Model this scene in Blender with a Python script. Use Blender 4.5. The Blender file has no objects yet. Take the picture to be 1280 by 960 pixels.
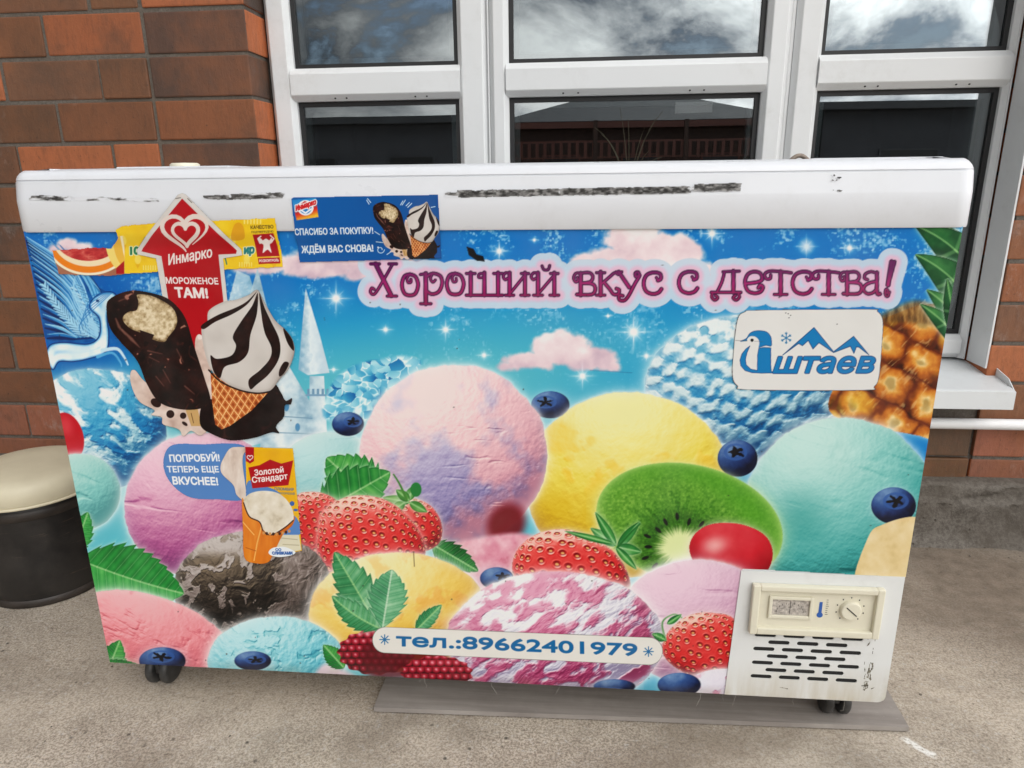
# Chest freezer with a printed ice cream front, standing before a brick wall with white windows.
import bpy, bmesh, math, random
import numpy as np
from mathutils import Vector, Matrix

random.seed(7)
rad = math.radians
S = bpy.context.scene
COL = S.collection

# ------------------------------------------------------------------ camera, sky, sun, exposure
cam_d = bpy.data.cameras.new('camera')
cam = bpy.data.objects.new('camera', cam_d)
COL.objects.link(cam)
CR = Vector((0.9960080858, 0.0885589674, -0.0111893836))
CU = Vector((-0.0139743141, 0.2785044579, 0.9603332679))
CF = Vector((-0.0881624158, 0.9563433560, -0.2786302428))
CP = Vector((0.80199, -0.97935, 0.89054))
cam.matrix_world = Matrix(((CR.x, CU.x, -CF.x, CP.x), (CR.y, CU.y, -CF.y, CP.y), (CR.z, CU.z, -CF.z, CP.z), (0, 0, 0, 1)))
cam_d.sensor_width = 36.0
cam_d.lens = 36.0 * 880.0 / 1280.0
cam_d.clip_start = 0.02
cam_d.clip_end = 600.0
S.camera = cam

SUN_ELEV, SUN_AZ = rad(48), rad(150)        # azimuth from +Y clockwise: behind the photographer, to the right
world = bpy.data.worlds.new('World')
S.world = world
world.use_nodes = True
wt = world.node_tree
wt.nodes.clear()
def wn(kind, **kw):
    n = wt.nodes.new(kind)
    for k, v in kw.items():
        setattr(n, k, v)
    return n
w_out = wn('ShaderNodeOutputWorld')
w_sky = wn('ShaderNodeTexSky', sky_type='NISHITA', sun_disc=False)
w_sky.sun_elevation = SUN_ELEV
w_sky.sun_rotation = SUN_AZ
w_bg = wn('ShaderNodeBackground'); w_bg.inputs['Strength'].default_value = 0.12
wt.links.new(w_sky.outputs[0], w_bg.inputs['Color'])
w_tc = wn('ShaderNodeTexCoord')
w_sep = wn('ShaderNodeSeparateXYZ'); wt.links.new(w_tc.outputs['Generated'], w_sep.inputs[0])
def wmath(op, a, b=None, clamp=False):
    n = wn('ShaderNodeMath', operation=op, use_clamp=clamp)
    for i, v in enumerate((a, b)):
        if v is None: continue
        if isinstance(v, (int, float)): n.inputs[i].default_value = v
        else: wt.links.new(v, n.inputs[i])
    return n.outputs[0]
w_cmb = wn('ShaderNodeMapping'); w_cmb.inputs['Scale'].default_value = (1.0, 1.0, 1.7); w_cmb.inputs['Location'].default_value = (.35, .2, .1)
wt.links.new(w_tc.outputs['Generated'], w_cmb.inputs[0])
w_n1 = wn('ShaderNodeTexNoise'); w_n1.inputs['Scale'].default_value = 5.2; w_n1.inputs['Detail'].default_value = 9; w_n1.inputs['Roughness'].default_value = 0.62
w_n1.inputs['Distortion'].default_value = 0.35
wt.links.new(w_cmb.outputs[0], w_n1.inputs['Vector'])
w_n2 = wn('ShaderNodeTexNoise'); w_n2.inputs['Scale'].default_value = 2.6; w_n2.inputs['Detail'].default_value = 4
wt.links.new(w_cmb.outputs[0], w_n2.inputs['Vector'])
w_mask = wn('ShaderNodeMapRange'); w_mask.inputs[1].default_value = 0.37; w_mask.inputs[2].default_value = 0.45
wt.links.new(w_n1.outputs[0], w_mask.inputs[0])
# cloud brightness: stormy towards the left of the street, bright towards the right
w_side = wn('ShaderNodeMapRange'); w_side.inputs[1].default_value = -0.42; w_side.inputs[2].default_value = 0.38; w_side.inputs[3].default_value = 0.22; w_side.inputs[4].default_value = 2.2
wt.links.new(w_sep.outputs['X'], w_side.inputs[0])
w_ramp = wn('ShaderNodeValToRGB')
w_ramp.color_ramp.elements[0].position = 0.43; w_ramp.color_ramp.elements[0].color = (0.12, 0.14, 0.17, 1)
w_ramp.color_ramp.elements[1].position = 0.58; w_ramp.color_ramp.elements[1].color = (1.0, 0.99, 0.96, 1)
wt.links.new(wmath('ADD', wmath('MULTIPLY', w_n1.outputs[0], 0.65), wmath('MULTIPLY', w_n2.outputs[0], 0.35)), w_ramp.inputs[0])
w_cl = wn('ShaderNodeBackground')
wt.links.new(w_ramp.outputs[0], w_cl.inputs['Color'])
wt.links.new(wmath('MULTIPLY', w_side.outputs[0], 1.9), w_cl.inputs['Strength'])
w_mix = wn('ShaderNodeMixShader')
wt.links.new(w_mask.outputs[0], w_mix.inputs[0])
wt.links.new(w_bg.outputs[0], w_mix.inputs[1])
wt.links.new(w_cl.outputs[0], w_mix.inputs[2])
wt.links.new(w_mix.outputs[0], w_out.inputs['Surface'])

sun_d = bpy.data.lights.new('sun', 'SUN')
sun_d.energy = 0.8
sun_d.angle = rad(35)
sun_d.color = (1.0, 0.96, 0.9)
sun = bpy.data.objects.new('sun', sun_d)
COL.objects.link(sun)
sdir = Vector((math.sin(SUN_AZ) * math.cos(SUN_ELEV), math.cos(SUN_AZ) * math.cos(SUN_ELEV), math.sin(SUN_ELEV)))
sun.rotation_euler = (-sdir).to_track_quat('-Z', 'Y').to_euler()

S.view_settings.view_transform = 'Standard'
S.view_settings.look = 'None'
S.view_settings.exposure = 0.04
S.view_settings.gamma = 1.0
S.view_settings.use_curve_mapping = False
S.cycles.max_bounces = 8
S.cycles.use_denoising = True

GZ = 0.088                                   # height of the printed panel's lower edge above the ground

def lin(c):
    c = np.asarray(c, np.float32) / 255.0
    return np.where(c <= 0.04045, c / 12.92, ((c + 0.055) / 1.055) ** 2.4)

# ------------------------------------------------------------------ object helpers
def link(o, parent=None):
    COL.objects.link(o)
    if parent is not None: o.parent = parent
    return o
def thing(name, label, cat, loc=(0, 0, 0), rotz=0, group=None):
    o = bpy.data.objects.new(name, None)
    o.empty_display_size = 0.1
    link(o); o.location = loc; o.rotation_euler = (0, 0, rotz)
    o['label'] = label; o['category'] = cat
    if group: o['group'] = group
    return o
def tag(o, label, cat, group=None):
    o['label'] = label; o['category'] = cat
    if group: o['group'] = group
    return o
def structure(o):
    o['kind'] = 'structure'
    return o
def obj(name, bm, m, parent=None, smooth=False, label=None):
    me = bpy.data.meshes.new(name)
    bmesh.ops.recalc_face_normals(bm, faces=bm.faces)
    bm.to_mesh(me); bm.free()
    if m is not None:
        for k in (m if isinstance(m, (list, tuple)) else [m]): me.materials.append(k)
    if smooth:
        me.polygons.foreach_set('use_smooth', [True] * len(me.polygons))
    o = bpy.data.objects.new(name, me)
    link(o, parent)
    if label: o['label'] = label
    return o
def B(): return bmesh.new()
def box(bm, x0, x1, y0, y1, z0, z1, bev=0.0, seg=2, mi=0):
    r = bmesh.ops.create_cube(bm, size=1.0)
    vs = r['verts']
    for v in vs:
        v.co = Vector((x0 + (v.co.x + .5) * (x1 - x0), y0 + (v.co.y + .5) * (y1 - y0), z0 + (v.co.z + .5) * (z1 - z0)))
    fs = {f for v in vs for f in v.link_faces}
    for f in fs: f.material_index = mi
    if bev > 0:
        es = {e for v in vs for e in v.link_edges}
        bmesh.ops.bevel(bm, geom=list(es), offset=bev, segments=seg, affect='EDGES', profile=0.5)
    return vs
def tube(bm, pts, r, seg=10, cap=True):
    pts = [Vector(p) for p in pts]
    rs = r if isinstance(r, (list, tuple)) else [r] * len(pts)
    rings = []
    for i, p in enumerate(pts):
        t = (pts[min(i + 1, len(pts) - 1)] - pts[max(i - 1, 0)]).normalized()
        a = Vector((0, 0, 1)) if abs(t.z) < .9 else Vector((1, 0, 0))
        u = t.cross(a).normalized(); w = t.cross(u)
        rings.append([bm.verts.new(p + rs[i] * (math.cos(2 * math.pi * k / seg) * u + math.sin(2 * math.pi * k / seg) * w)) for k in range(seg)])
    for a, b in zip(rings, rings[1:]):
        for k in range(seg):
            bm.faces.new((a[k], a[(k + 1) % seg], b[(k + 1) % seg], b[k]))
    if cap:
        bm.faces.new(rings[0]); bm.faces.new(rings[-1][::-1])
def lathe(bm, prof, c=(0, 0, 0), axis='z', seg=48, mi=0):
    # prof: list of (radius, height)
    c = Vector(c); rings = []
    def pt(r, h, a):
        if axis == 'z': return c + Vector((r * math.cos(a), r * math.sin(a), h))
        if axis == 'y': return c + Vector((r * math.cos(a), h, r * math.sin(a)))
        return c + Vector((h, r * math.cos(a), r * math.sin(a)))
    for r, h in prof:
        if r < 1e-6: rings.append([bm.verts.new(pt(0, h, 0))])
        else: rings.append([bm.verts.new(pt(r, h, 2 * math.pi * k / seg)) for k in range(seg)])
    for a, b in zip(rings, rings[1:]):
        for k in range(seg):
            k2 = (k + 1) % seg
            if len(a) == 1 and len(b) == 1: continue
            if len(a) == 1: f = bm.faces.new((a[0], b[k2], b[k]))
            elif len(b) == 1: f = bm.faces.new((a[k], a[k2], b[0]))
            else: f = bm.faces.new((a[k], a[k2], b[k2], b[k]))
            f.material_index = mi
def prism(bm, poly, y0, y1):
    # poly in (x, z), extruded along y
    a = [bm.verts.new((x, y0, z)) for x, z in poly]; b = [bm.verts.new((x, y1, z)) for x, z in poly]
    bm.faces.new(a); bm.faces.new(b[::-1])
    for i in range(len(poly)):
        j = (i + 1) % len(poly)
        bm.faces.new((a[i], b[i], b[j], a[j]))

# ------------------------------------------------------------------ materials
class Mat:
    def __init__(s, name):
        s.m = bpy.data.materials.new(name); s.m.use_nodes = True
        s.t = s.m.node_tree; s.bs = s.t.nodes['Principled BSDF']; s.out = s.t.nodes['Material Output']
        s._tc = None
    def n(s, kind, **kw):
        x = s.t.nodes.new(kind)
        for k, v in kw.items(): setattr(x, k, v)
        return x
    def l(s, a, b): s.t.links.new(a, b)
    def obj_co(s, scale=None):
        if s._tc is None: s._tc = s.n('ShaderNodeTexCoord')
        if scale is None: return s._tc.outputs['Object']
        mp = s.n('ShaderNodeMapping'); mp.inputs['Scale'].default_value = scale
        s.l(s._tc.outputs['Object'], mp.inputs[0]); return mp.outputs[0]
    def noise(s, scale, detail=5, rough=.55, stretch=None, dist=0.0):
        x = s.n('ShaderNodeTexNoise'); x.inputs['Scale'].default_value = scale; x.inputs['Detail'].default_value = detail
        x.inputs['Roughness'].default_value = rough; x.inputs['Distortion'].default_value = dist
        s.l(s.obj_co(stretch), x.inputs['Vector']); return x.outputs[0]
    def rng(s, v, a, b, c=0.0, d=1.0):
        x = s.n('ShaderNodeMapRange')
        for i, q in enumerate((a, b, c, d)): x.inputs[i + 1].default_value = q
        s.l(v, x.inputs[0]); return x.outputs[0]
    def mix(s, f, a, b, mode='MIX'):
        x = s.n('ShaderNodeMix', data_type='RGBA', blend_type=mode)
        for sock, v in ((x.inputs[0], f), (x.inputs[6], a), (x.inputs[7], b)):
            if isinstance(v, (int, float)): sock.default_value = v
            elif isinstance(v, (tuple, list)): sock.default_value = (*v[:3], 1)
            else: s.l(v, sock)
        return x.outputs[2]
    def math(s, op, a, b=None):
        x = s.n('ShaderNodeMath', operation=op)
        for i, v in enumerate((a, b)):
            if v is None: continue
            if isinstance(v, (int, float)): x.inputs[i].default_value = v
            else: s.l(v, x.inputs[i])
        return x.outputs[0]
    def bump(s, h, strength=.3, dist=.002, prev=None):
        x = s.n('ShaderNodeBump'); x.inputs['Strength'].default_value = strength; x.inputs['Distance'].default_value = dist
        s.l(h, x.inputs['Height'])
        if prev is not None: s.l(prev, x.inputs['Normal'])
        s.l(x.outputs[0], s.bs.inputs['Normal']); return x.outputs[0]
    def base(s, v):
        if isinstance(v, (tuple, list)): s.bs.inputs['Base Color'].default_value = (*v[:3], 1)
        else: s.l(v, s.bs.inputs['Base Color'])
        return s
    def rough(s, v):
        if isinstance(v, (int, float)): s.bs.inputs['Roughness'].default_value = v
        else: s.l(v, s.bs.inputs['Roughness'])
        return s
    def set(s, **kw):
        for k, v in kw.items(): s.bs.inputs[k.replace('_', ' ')].default_value = v
        return s

def simple(name, c, rough=.5, var=.12, scale=18, metal=0.0, bump=0.0):
    M = Mat(name)
    n = M.noise(scale, 6, .6)
    M.base(M.mix(M.rng(n, .3, .7), tuple(x * (1 - var) for x in c), tuple(min(1, x * (1 + var)) for x in c)))
    M.rough(M.rng(n, .3, .7, max(0, rough - .06), min(1, rough + .06)))
    M.set(Metallic=metal)
    if bump: M.bump(M.noise(scale * 6, 4), bump, .001)
    return M.m
# ------------------------------------------------------------------ the printer: paints flat artwork (vinyl prints, stickers) onto fine grids.
# Artwork is drawn in "art units": a fixed plan of the freezer front related to its metres by the constant matrix below.
HM = np.array([[666.2229454, -152.8701507, 137.3615061], [-24.3888383, -795.2105264, 827.9805827], [-0.07162353649, -0.22636044146, 1.0]])
HI = np.linalg.inv(HM)
def to_panel(u, v):
    q = HI @ np.array([u, v, 1.0]); return q[0] / q[2], q[1] / q[2]

_rng = np.random.default_rng(11)
_tabs = [_rng.random((256, 256)).astype(np.float32) for _ in range(6)]
def vnoise(u, v, seed=0):
    t = _tabs[seed % 6]
    iu = np.floor(u); iv = np.floor(v); fu = (u - iu).astype(np.float32); fv = (v - iv).astype(np.float32)
    iu = iu.astype(np.int64) + seed * 37; iv = iv.astype(np.int64) + seed * 91
    fu = fu * fu * (3 - 2 * fu); fv = fv * fv * (3 - 2 * fv)
    a = t[iv & 255, iu & 255]; b = t[iv & 255, (iu + 1) & 255]; c = t[(iv + 1) & 255, iu & 255]; d = t[(iv + 1) & 255, (iu + 1) & 255]
    return (a * (1 - fu) + b * fu) * (1 - fv) + (c * (1 - fu) + d * fu) * fv
def fbm(u, v, size, octv=4, seed=0, gain=.5):
    s = 0; a = 1.0; tot = 0; f = 1.0 / size
    ca, sa = .8, .6
    for o in range(octv):
        s = s + a * vnoise(u * f + o * 17.3, v * f + o * 5.1, seed + o)
        tot += a; a *= gain; f *= 2.03
        u, v = ca * u - sa * v, sa * u + ca * v
    return s / tot
def ridged(u, v, size, octv=4, seed=0):
    s = 0; a = 1.0; tot = 0; f = 1.0 / size
    for o in range(octv):
        s = s + a * (1 - np.abs(2 * vnoise(u * f + o * 9.7, v * f + o * 3.3, seed + o) - 1)); tot += a; a *= .55; f *= 2.1
    return s / tot
def ss(a, b, x):
    t = np.clip((x - a) / (b - a), 0, 1); return t * t * (3 - 2 * t)
def col(c): return np.array(c, np.float32)
def ramp(t, *cs):
    # piecewise linear colour ramp over t in 0..1
    t = np.clip(t, 0, 1)[..., None] * (len(cs) - 1)
    out = np.zeros(t.shape[:-1] + (3,), np.float32) + col(cs[0])
    for i in range(len(cs) - 1):
        k = np.clip(t - i, 0, 1); out = out + k * (col(cs[i + 1]) - col(cs[i]))
    return out
def crom(pts, n=6, closed=True):
    P = np.array(pts, float); m = len(P); o = []
    rngi = range(m) if closed else range(m - 1)
    for i in rngi:
        if closed: p0, p1, p2, p3 = P[i - 1], P[i], P[(i + 1) % m], P[(i + 2) % m]
        else: p0, p1, p2, p3 = P[max(i - 1, 0)], P[i], P[i + 1], P[min(i + 2, m - 1)]
        for k in range(n):
            t = k / n
            o.append(.5 * (2 * p1 + (p2 - p0) * t + (2 * p0 - 5 * p1 + 4 * p2 - p3) * t * t + (3 * p1 - p0 - 3 * p2 + p3) * t ** 3))
    if not closed: o.append(P[-1])
    return np.array(o)
def seg_d(u, v, a, b, wa=0.0, wb=0.0):
    dx, dy = b[0] - a[0], b[1] - a[1]; L = dx * dx + dy * dy + 1e-9
    t = np.clip(((u - a[0]) * dx + (v - a[1]) * dy) / L, 0, 1)
    return np.hypot(u - a[0] - t * dx, v - a[1] - t * dy) - (wa + (wb - wa) * t)
def poly_d(u, v, P):
    P = np.asarray(P, float); d = np.full(u.shape, 1e9); ins = np.zeros(u.shape, bool)
    for i in range(len(P)):
        a, b = P[i - 1], P[i]
        d = np.minimum(d, seg_d(u, v, a, b))
        if a[1] != b[1]:
            c = (v > min(a[1], b[1])) & (v <= max(a[1], b[1]))
            ins ^= c & (u < a[0] + (v - a[1]) / (b[1] - a[1]) * (b[0] - a[0]))
    return np.where(ins, -d, d)
def line_d(u, v, P, w):
    P = np.asarray(P, float); n = len(P)
    ws = np.interp(np.linspace(0, 1, n), np.linspace(0, 1, len(w)), w) if np.ndim(w) else np.full(n, w)
    d = np.full(u.shape, 1e9)
    for i in range(n - 1): d = np.minimum(d, seg_d(u, v, P[i], P[i + 1], ws[i] / 2, ws[i + 1] / 2))
    return d

class Art:
    def __init__(s, x0, x1, z0, z1, step):
        s.nx = int(round((x1 - x0) / step)) + 1; s.nz = int(round((z1 - z0) / step)) + 1
        s.xs = np.linspace(x0, x1, s.nx); s.zs = np.linspace(z1, z0, s.nz)          # first row is the top
        X, Z = np.meshgrid(s.xs, s.zs)
        w = HM[2, 0] * X + HM[2, 1] * Z + 1.0
        s.U = ((HM[0, 0] * X + HM[0, 1] * Z + HM[0, 2]) / w).astype(np.float32)
        s.V = ((HM[1, 0] * X + HM[1, 1] * Z + HM[1, 2]) / w).astype(np.float32)
        s.C = np.zeros((s.nz, s.nx, 3), np.float32); s.A = np.ones((s.nz, s.nx), np.float32)
        s.aa = 0.55 * max(step / 0.001, 0.6)
    @classmethod
    def over(cls, u0, v0, u1, v1, step):
        q = [to_panel(a, b) for a, b in ((u0, v0), (u1, v0), (u0, v1), (u1, v1))]
        return cls(min(p[0] for p in q), max(p[0] for p in q), min(p[1] for p in q), max(p[1] for p in q), step)
    def win(s, u0, v0, u1, v1):
        q = [to_panel(a, b) for a, b in ((u0, v0), (u1, v0), (u0, v1), (u1, v1))]
        ix = np.interp([min(p[0] for p in q), max(p[0] for p in q)], s.xs, np.arange(s.nx))
        iz = np.interp([-max(p[1] for p in q), -min(p[1] for p in q)], -s.zs, np.arange(s.nz))
        return (slice(int(iz[0]), int(iz[1]) + 2), slice(int(ix[0]), int(ix[1]) + 2))
    def uv(s, w): return s.U[w], s.V[w]
    def blend(s, w, c, a):
        c = col(c) if np.ndim(c) == 1 else c
        if np.ndim(a) == 2: a = a[..., None]
        s.C[w] += (c - s.C[w]) * np.clip(a, 0, 1)
    def m(s, d): return ss(s.aa, -s.aa, d)
    def ell(s, cx, cy, rx, ry, c, a=1.0, soft=None, rot=0):
        R = max(rx, ry) + 12
        w = s.win(cx - R, cy - R, cx + R, cy + R); u, v = s.uv(w)
        x, y = u - cx, v - cy
        if rot: k, q = math.cos(rot), math.sin(rot); x, y = k * x + q * y, -q * x + k * y
        d = (np.hypot(x / rx, y / ry) - 1) * min(rx, ry)
        s.blend(w, c, a * (s.m(d) if soft is None else ss(soft, -soft, d)))
    def poly(s, P, c, a=1.0, smooth=False, soft=None, outline=None, ow=1.5):
        P = crom(P) if smooth else np.array(P, float)
        w = s.win(P[:, 0].min() - 6, P[:, 1].min() - 6, P[:, 0].max() + 6, P[:, 1].max() + 6); u, v = s.uv(w)
        d = poly_d(u, v, P)
        cc = c(u, v, d) if callable(c) else c
        s.blend(w, cc, a * (s.m(d) if soft is None else ss(soft, -soft, d)))
        if outline is not None: s.blend(w, outline, s.m(np.abs(d) - ow / 2))
        return w, u, v, d
    def line(s, P, wd, c, a=1.0, smooth=False, soft=None):
        P = crom(P, 5, False) if smooth else np.array(P, float)
        mw = (max(wd) if np.ndim(wd) else wd) + 4
        w = s.win(P[:, 0].min() - mw, P[:, 1].min() - mw, P[:, 0].max() + mw, P[:, 1].max() + mw); u, v = s.uv(w)
        d = line_d(u, v, P, wd)
        s.blend(w, c, a * (s.m(d) if soft is None else ss(soft, -soft, d)))
    def text_sdf(s, body, p0, p1, cap, shear=0.0, upper=None):
        # signed distance of a line of type whose baseline runs from p0 to p1, capitals cap units tall
        V2, tris, edges = glyphs(body)
        x0, x1 = V2[:, 0].min(), V2[:, 0].max()
        ex = (np.array(p1, float) - np.array(p0, float)); pc = to_panel((p0[0] + p1[0]) / 2, (p0[1] + p1[1]) / 2)
        q0 = HM @ np.array([pc[0], pc[1], 1.0]); q1 = HM @ np.array([pc[0], pc[1] + .01, 1.0])
        ey = (q1[:2] / q1[2] - q0[:2] / q0[2]); ey = ey / np.hypot(*ey)          # upright on the panel
        tx = (V2[:, 0:1] - x0) / (x1 - x0); ty = V2[:, 1:2] / CAP_H * cap
        P = np.array(p0, float) + tx * ex + ty * ey + ty * shear * ex / np.hypot(*ex)
        pad = cap * .3 + 4
        w = s.win(P[:, 0].min() - pad, P[:, 1].min() - pad, P[:, 0].max() + pad, P[:, 1].max() + pad); u, v = s.uv(w)
        d = np.full(u.shape, pad, np.float32); ins = np.zeros(u.shape, bool)
        # index lookup: u grows along columns, v along rows, nearly axis-aligned
        uc = u.mean(0); vr = v.mean(1); su = np.abs(u - uc[None]).max() + 1; sv = np.abs(v - vr[:, None]).max() + 1
        def sub(a0, a1, b0, b1, r):
            i0, i1 = np.searchsorted(uc, [a0 - r - su, a1 + r + su]); j0, j1 = np.searchsorted(vr, [b0 - r - sv, b1 + r + sv])
            return (slice(j0, j1), slice(i0, i1))
        wind = np.zeros(u.shape, np.int16)
        for a, b in edges:                                   # non-zero winding, so overlapping strokes stay filled
            A_, B_ = P[a], P[b]
            if A_[1] == B_[1]: continue
            y0, y1 = min(A_[1], B_[1]), max(A_[1], B_[1]); sg = 1 if B_[1] > A_[1] else -1
            j0, j1 = np.searchsorted(vr, [y0 - sv, y1 + sv]); uu, vv = u[j0:j1], v[j0:j1]
            if uu.size: wind[j0:j1] += (sg * ((vv > y0) & (vv <= y1) & (uu < A_[0] + (vv - A_[1]) / (B_[1] - A_[1]) * (B_[0] - A_[0])))).astype(np.int16)
        ins = wind != 0
        for a, b in edges:
            A_, B_ = P[a], P[b]
            q = sub(min(A_[0], B_[0]), max(A_[0], B_[0]), min(A_[1], B_[1]), max(A_[1], B_[1]), pad * .6)
            if d[q].size: d[q] = np.minimum(d[q], seg_d(u[q], v[q], A_, B_))
        return w, np.where(ins, -d, d)
    def text(s, body, p0, p1, cap, c, bold=0.6, shear=0.0, halo=None, hw=2.0, outline=None, ow=0.8):
        w, d = s.text_sdf(body, p0, p1, cap, shear)
        d = d - bold
        if halo is not None: s.blend(w, halo, s.m(d - hw))
        if outline is not None: s.blend(w, outline, s.m(d - ow))
        s.blend(w, c, s.m(d))
    def mesh(s, name, m, parent, y=-0.0006, yfun=None, tint=0.86, label=None):
        nz, nx = s.nz, s.nx
        X, Z = np.meshgrid(s.xs, s.zs)
        Y = np.full_like(X, y) if yfun is None else yfun(Z)
        co = np.stack([X, Y, Z + GZ], -1).reshape(-1, 3).astype(np.float32)
        idx = np.arange(nz * nx).reshape(nz, nx)
        q = np.stack([idx[1:, :-1], idx[1:, 1:], idx[:-1, 1:], idx[:-1, :-1]], -1)
        keep = (s.A[1:, :-1] + s.A[1:, 1:] + s.A[:-1, 1:] + s.A[:-1, :-1]) > 2.0
        q = q[keep]
        used = np.zeros(nz * nx, bool); used[q.ravel()] = True
        remap = np.cumsum(used) - 1; q = remap[q]; co = co[used]
        c = s.C.reshape(-1, 3)[used]; g = c @ np.array([.3, .59, .11], np.float32)
        c = g[:, None] + 1.03 * (c - g[:, None]); c = 128 + 1.05 * (c - 128)           # ink saturation
        c = lin(255 * (np.clip(c, 4, 250) / 255) ** 1.08) * tint
        me = bpy.data.meshes.new(name)
        me.vertices.add(len(co)); me.vertices.foreach_set('co', co.ravel())
        me.loops.add(q.size); me.loops.foreach_set('vertex_index', q.ravel().astype(np.int32))
        me.polygons.add(len(q)); me.polygons.foreach_set('loop_start', np.arange(0, q.size, 4, dtype=np.int32))
        me.update(calc_edges=True)
        at = me.color_attributes.new('print', 'FLOAT_COLOR', 'POINT')
        at.data.foreach_set('color', np.c_[c, np.ones(len(c))].astype(np.float32).ravel())
        me.materials.append(m)
        o = bpy.data.objects.new(name, me); link(o, parent)
        if label: o['label'] = label
        return o

_gl = {}
def glyphs(body):
    # outlines of a line of type as closed contours (the font that ships with Blender)
    if body in _gl: return _gl[body]
    cu = bpy.data.curves.new('type', 'FONT'); cu.body = body
    o = bpy.data.objects.new('type', cu); COL.objects.link(o)
    bpy.context.view_layer.update()
    dg = bpy.context.evaluated_depsgraph_get()
    cv = o.evaluated_get(dg).to_curve(dg)
    V, E = [], []
    for sp in cv.splines:
        pts = []
        bp = sp.bezier_points
        if len(bp):
            for a, b in zip(bp, list(bp[1:]) + [bp[0]]):
                p0, p1, p2, p3 = (np.array(q[:2]) for q in (a.co, a.handle_right, b.handle_left, b.co))
                straight = abs(np.cross(p1 - p0, p3 - p0)) < 1e-5 and abs(np.cross(p2 - p0, p3 - p0)) < 1e-5
                for t in ([0.0] if straight else [0, .2, .4, .6, .8]):
                    pts.append((1 - t) ** 3 * p0 + 3 * t * (1 - t) ** 2 * p1 + 3 * t * t * (1 - t) * p2 + t ** 3 * p3)
        else: pts = [np.array(q.co[:2]) for q in sp.points]
        n0 = len(V); V += pts; E += [(n0 + k, n0 + (k + 1) % len(pts)) for k in range(len(pts))]
    V2 = np.array(V)
    o.evaluated_get(dg).to_curve_clear(); bpy.data.objects.remove(o); bpy.data.curves.remove(cu)
    _gl[body] = (V2, None, E)
    return _gl[body]
CAP_H = glyphs('Н')[0][:, 1].max()
# ------------------------------------------------------------------ motifs of the printed front
def grad2(h):
    gy, gx = np.gradient(h); return gx, gy

def scoop(A, cx, cy, rx, ry, cols, tex=None, rot=0.0, bump=1.0, halo=.75, light=(-.35, -.75), edge=.02, seed=0, power=1.0, poly=None, amb=0.0):
    R = max(rx, ry) + 14
    w = A.win(cx - R, cy - R, cx + R, cy + R); u, v = A.uv(w)
    x, y = u - cx, v - cy
    k, q = math.cos(rot), math.sin(rot); x, y = k * x + q * y, -q * x + k * y
    wob = (fbm(u, v, 26, 3, seed) - .5) * edge * 2 + (fbm(u, v, 7, 2, seed + 1) - .5) * edge * .8
    r = np.hypot(x / rx, y / ry) * (1 + wob)
    d = (r - 1) * min(rx, ry)
    h = np.sqrt(np.clip(1 - r * r, 0, 1))
    X, Y = x / rx, y / ry
    tx = tex(u, v, X, Y, h, seed) if tex else (fbm(u, v, 12, 5, seed), None, None)
    hh, mk, c2 = tx
    gx, gy = grad2(hh * 4.4 * bump)
    n0 = X - gx * .5; n1 = Y - gy * .5; n2 = h * .9 + .25
    L = np.array([light[0], light[1], .75]); L /= np.linalg.norm(L)
    lam = (n0 * L[0] + n1 * L[1] + n2 * L[2]) / np.sqrt(n0 * n0 + n1 * n1 + n2 * n2)
    t = np.clip(lam * 1.04 - .06 + amb, 0, 1) ** power
    c = ramp(t, *cols)
    if mk is not None:
        cc = ramp(t, *c2); c = c + (cc - c) * mk[..., None]
    if halo: A.blend(w, (250, 250, 248), halo * np.exp(-np.clip(d, 0, 99) / 4.5) * (d > 0))
    A.blend(w, c, A.m(d))
    if halo: A.blend(w, (250, 248, 245), halo * .6 * np.exp(np.clip(d, -99, 0) / 5.0) * (d <= 0))
    return w, u, v, d

# textures: each returns (height field, mask of a second colour, its ramp)
def t_streak(ang, lenx=30, leny=7, amp=1.0):
    k, q = math.cos(ang), math.sin(ang)
    def f(u, v, X, Y, h, sd):
        a, b = k * u + q * v, -q * u + k * v
        b2 = b + 14 * (fbm(u, v, 60, 2, sd + 2) - .5)
        s = ridged(a / lenx * 10, b2 / leny * 10, 18, 3, sd)
        cr = ss(.80, .95, ridged(a / lenx * 10, b2 / leny * 10, 34, 2, sd + 3)) * ss(.35, .6, fbm(u, v, 45, 2, sd + 4))
        return amp * (.35 * s + .9 * fbm(u, v, 9, 4, sd) + .35 * fbm(u, v, 2.6, 2, sd + 1)) - 1.3 * cr, None, None
    return f
def t_two(ramp2, thr=.5, wdt=.06, size=28, seed2=0, stretch=(1, 1), amp=1.6, ang=0.0):
    k, q = math.cos(ang), math.sin(ang)
    def f(u, v, X, Y, h, sd):
        a, b = (k * u + q * v) / stretch[0], (-q * u + k * v) / stretch[1]
        a = a + 9 * (fbm(u, v, 20, 3, sd + 3) - .5); b = b + 9 * (fbm(u, v, 20, 3, sd + 4) - .5)
        n = fbm(a, b, size, 5, sd + seed2)
        m = ss(thr - wdt, thr + wdt, n)
        return amp * (fbm(a, b, 10, 5, sd) + .8 * n - .6 * m), m, ramp2
    return f

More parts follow.
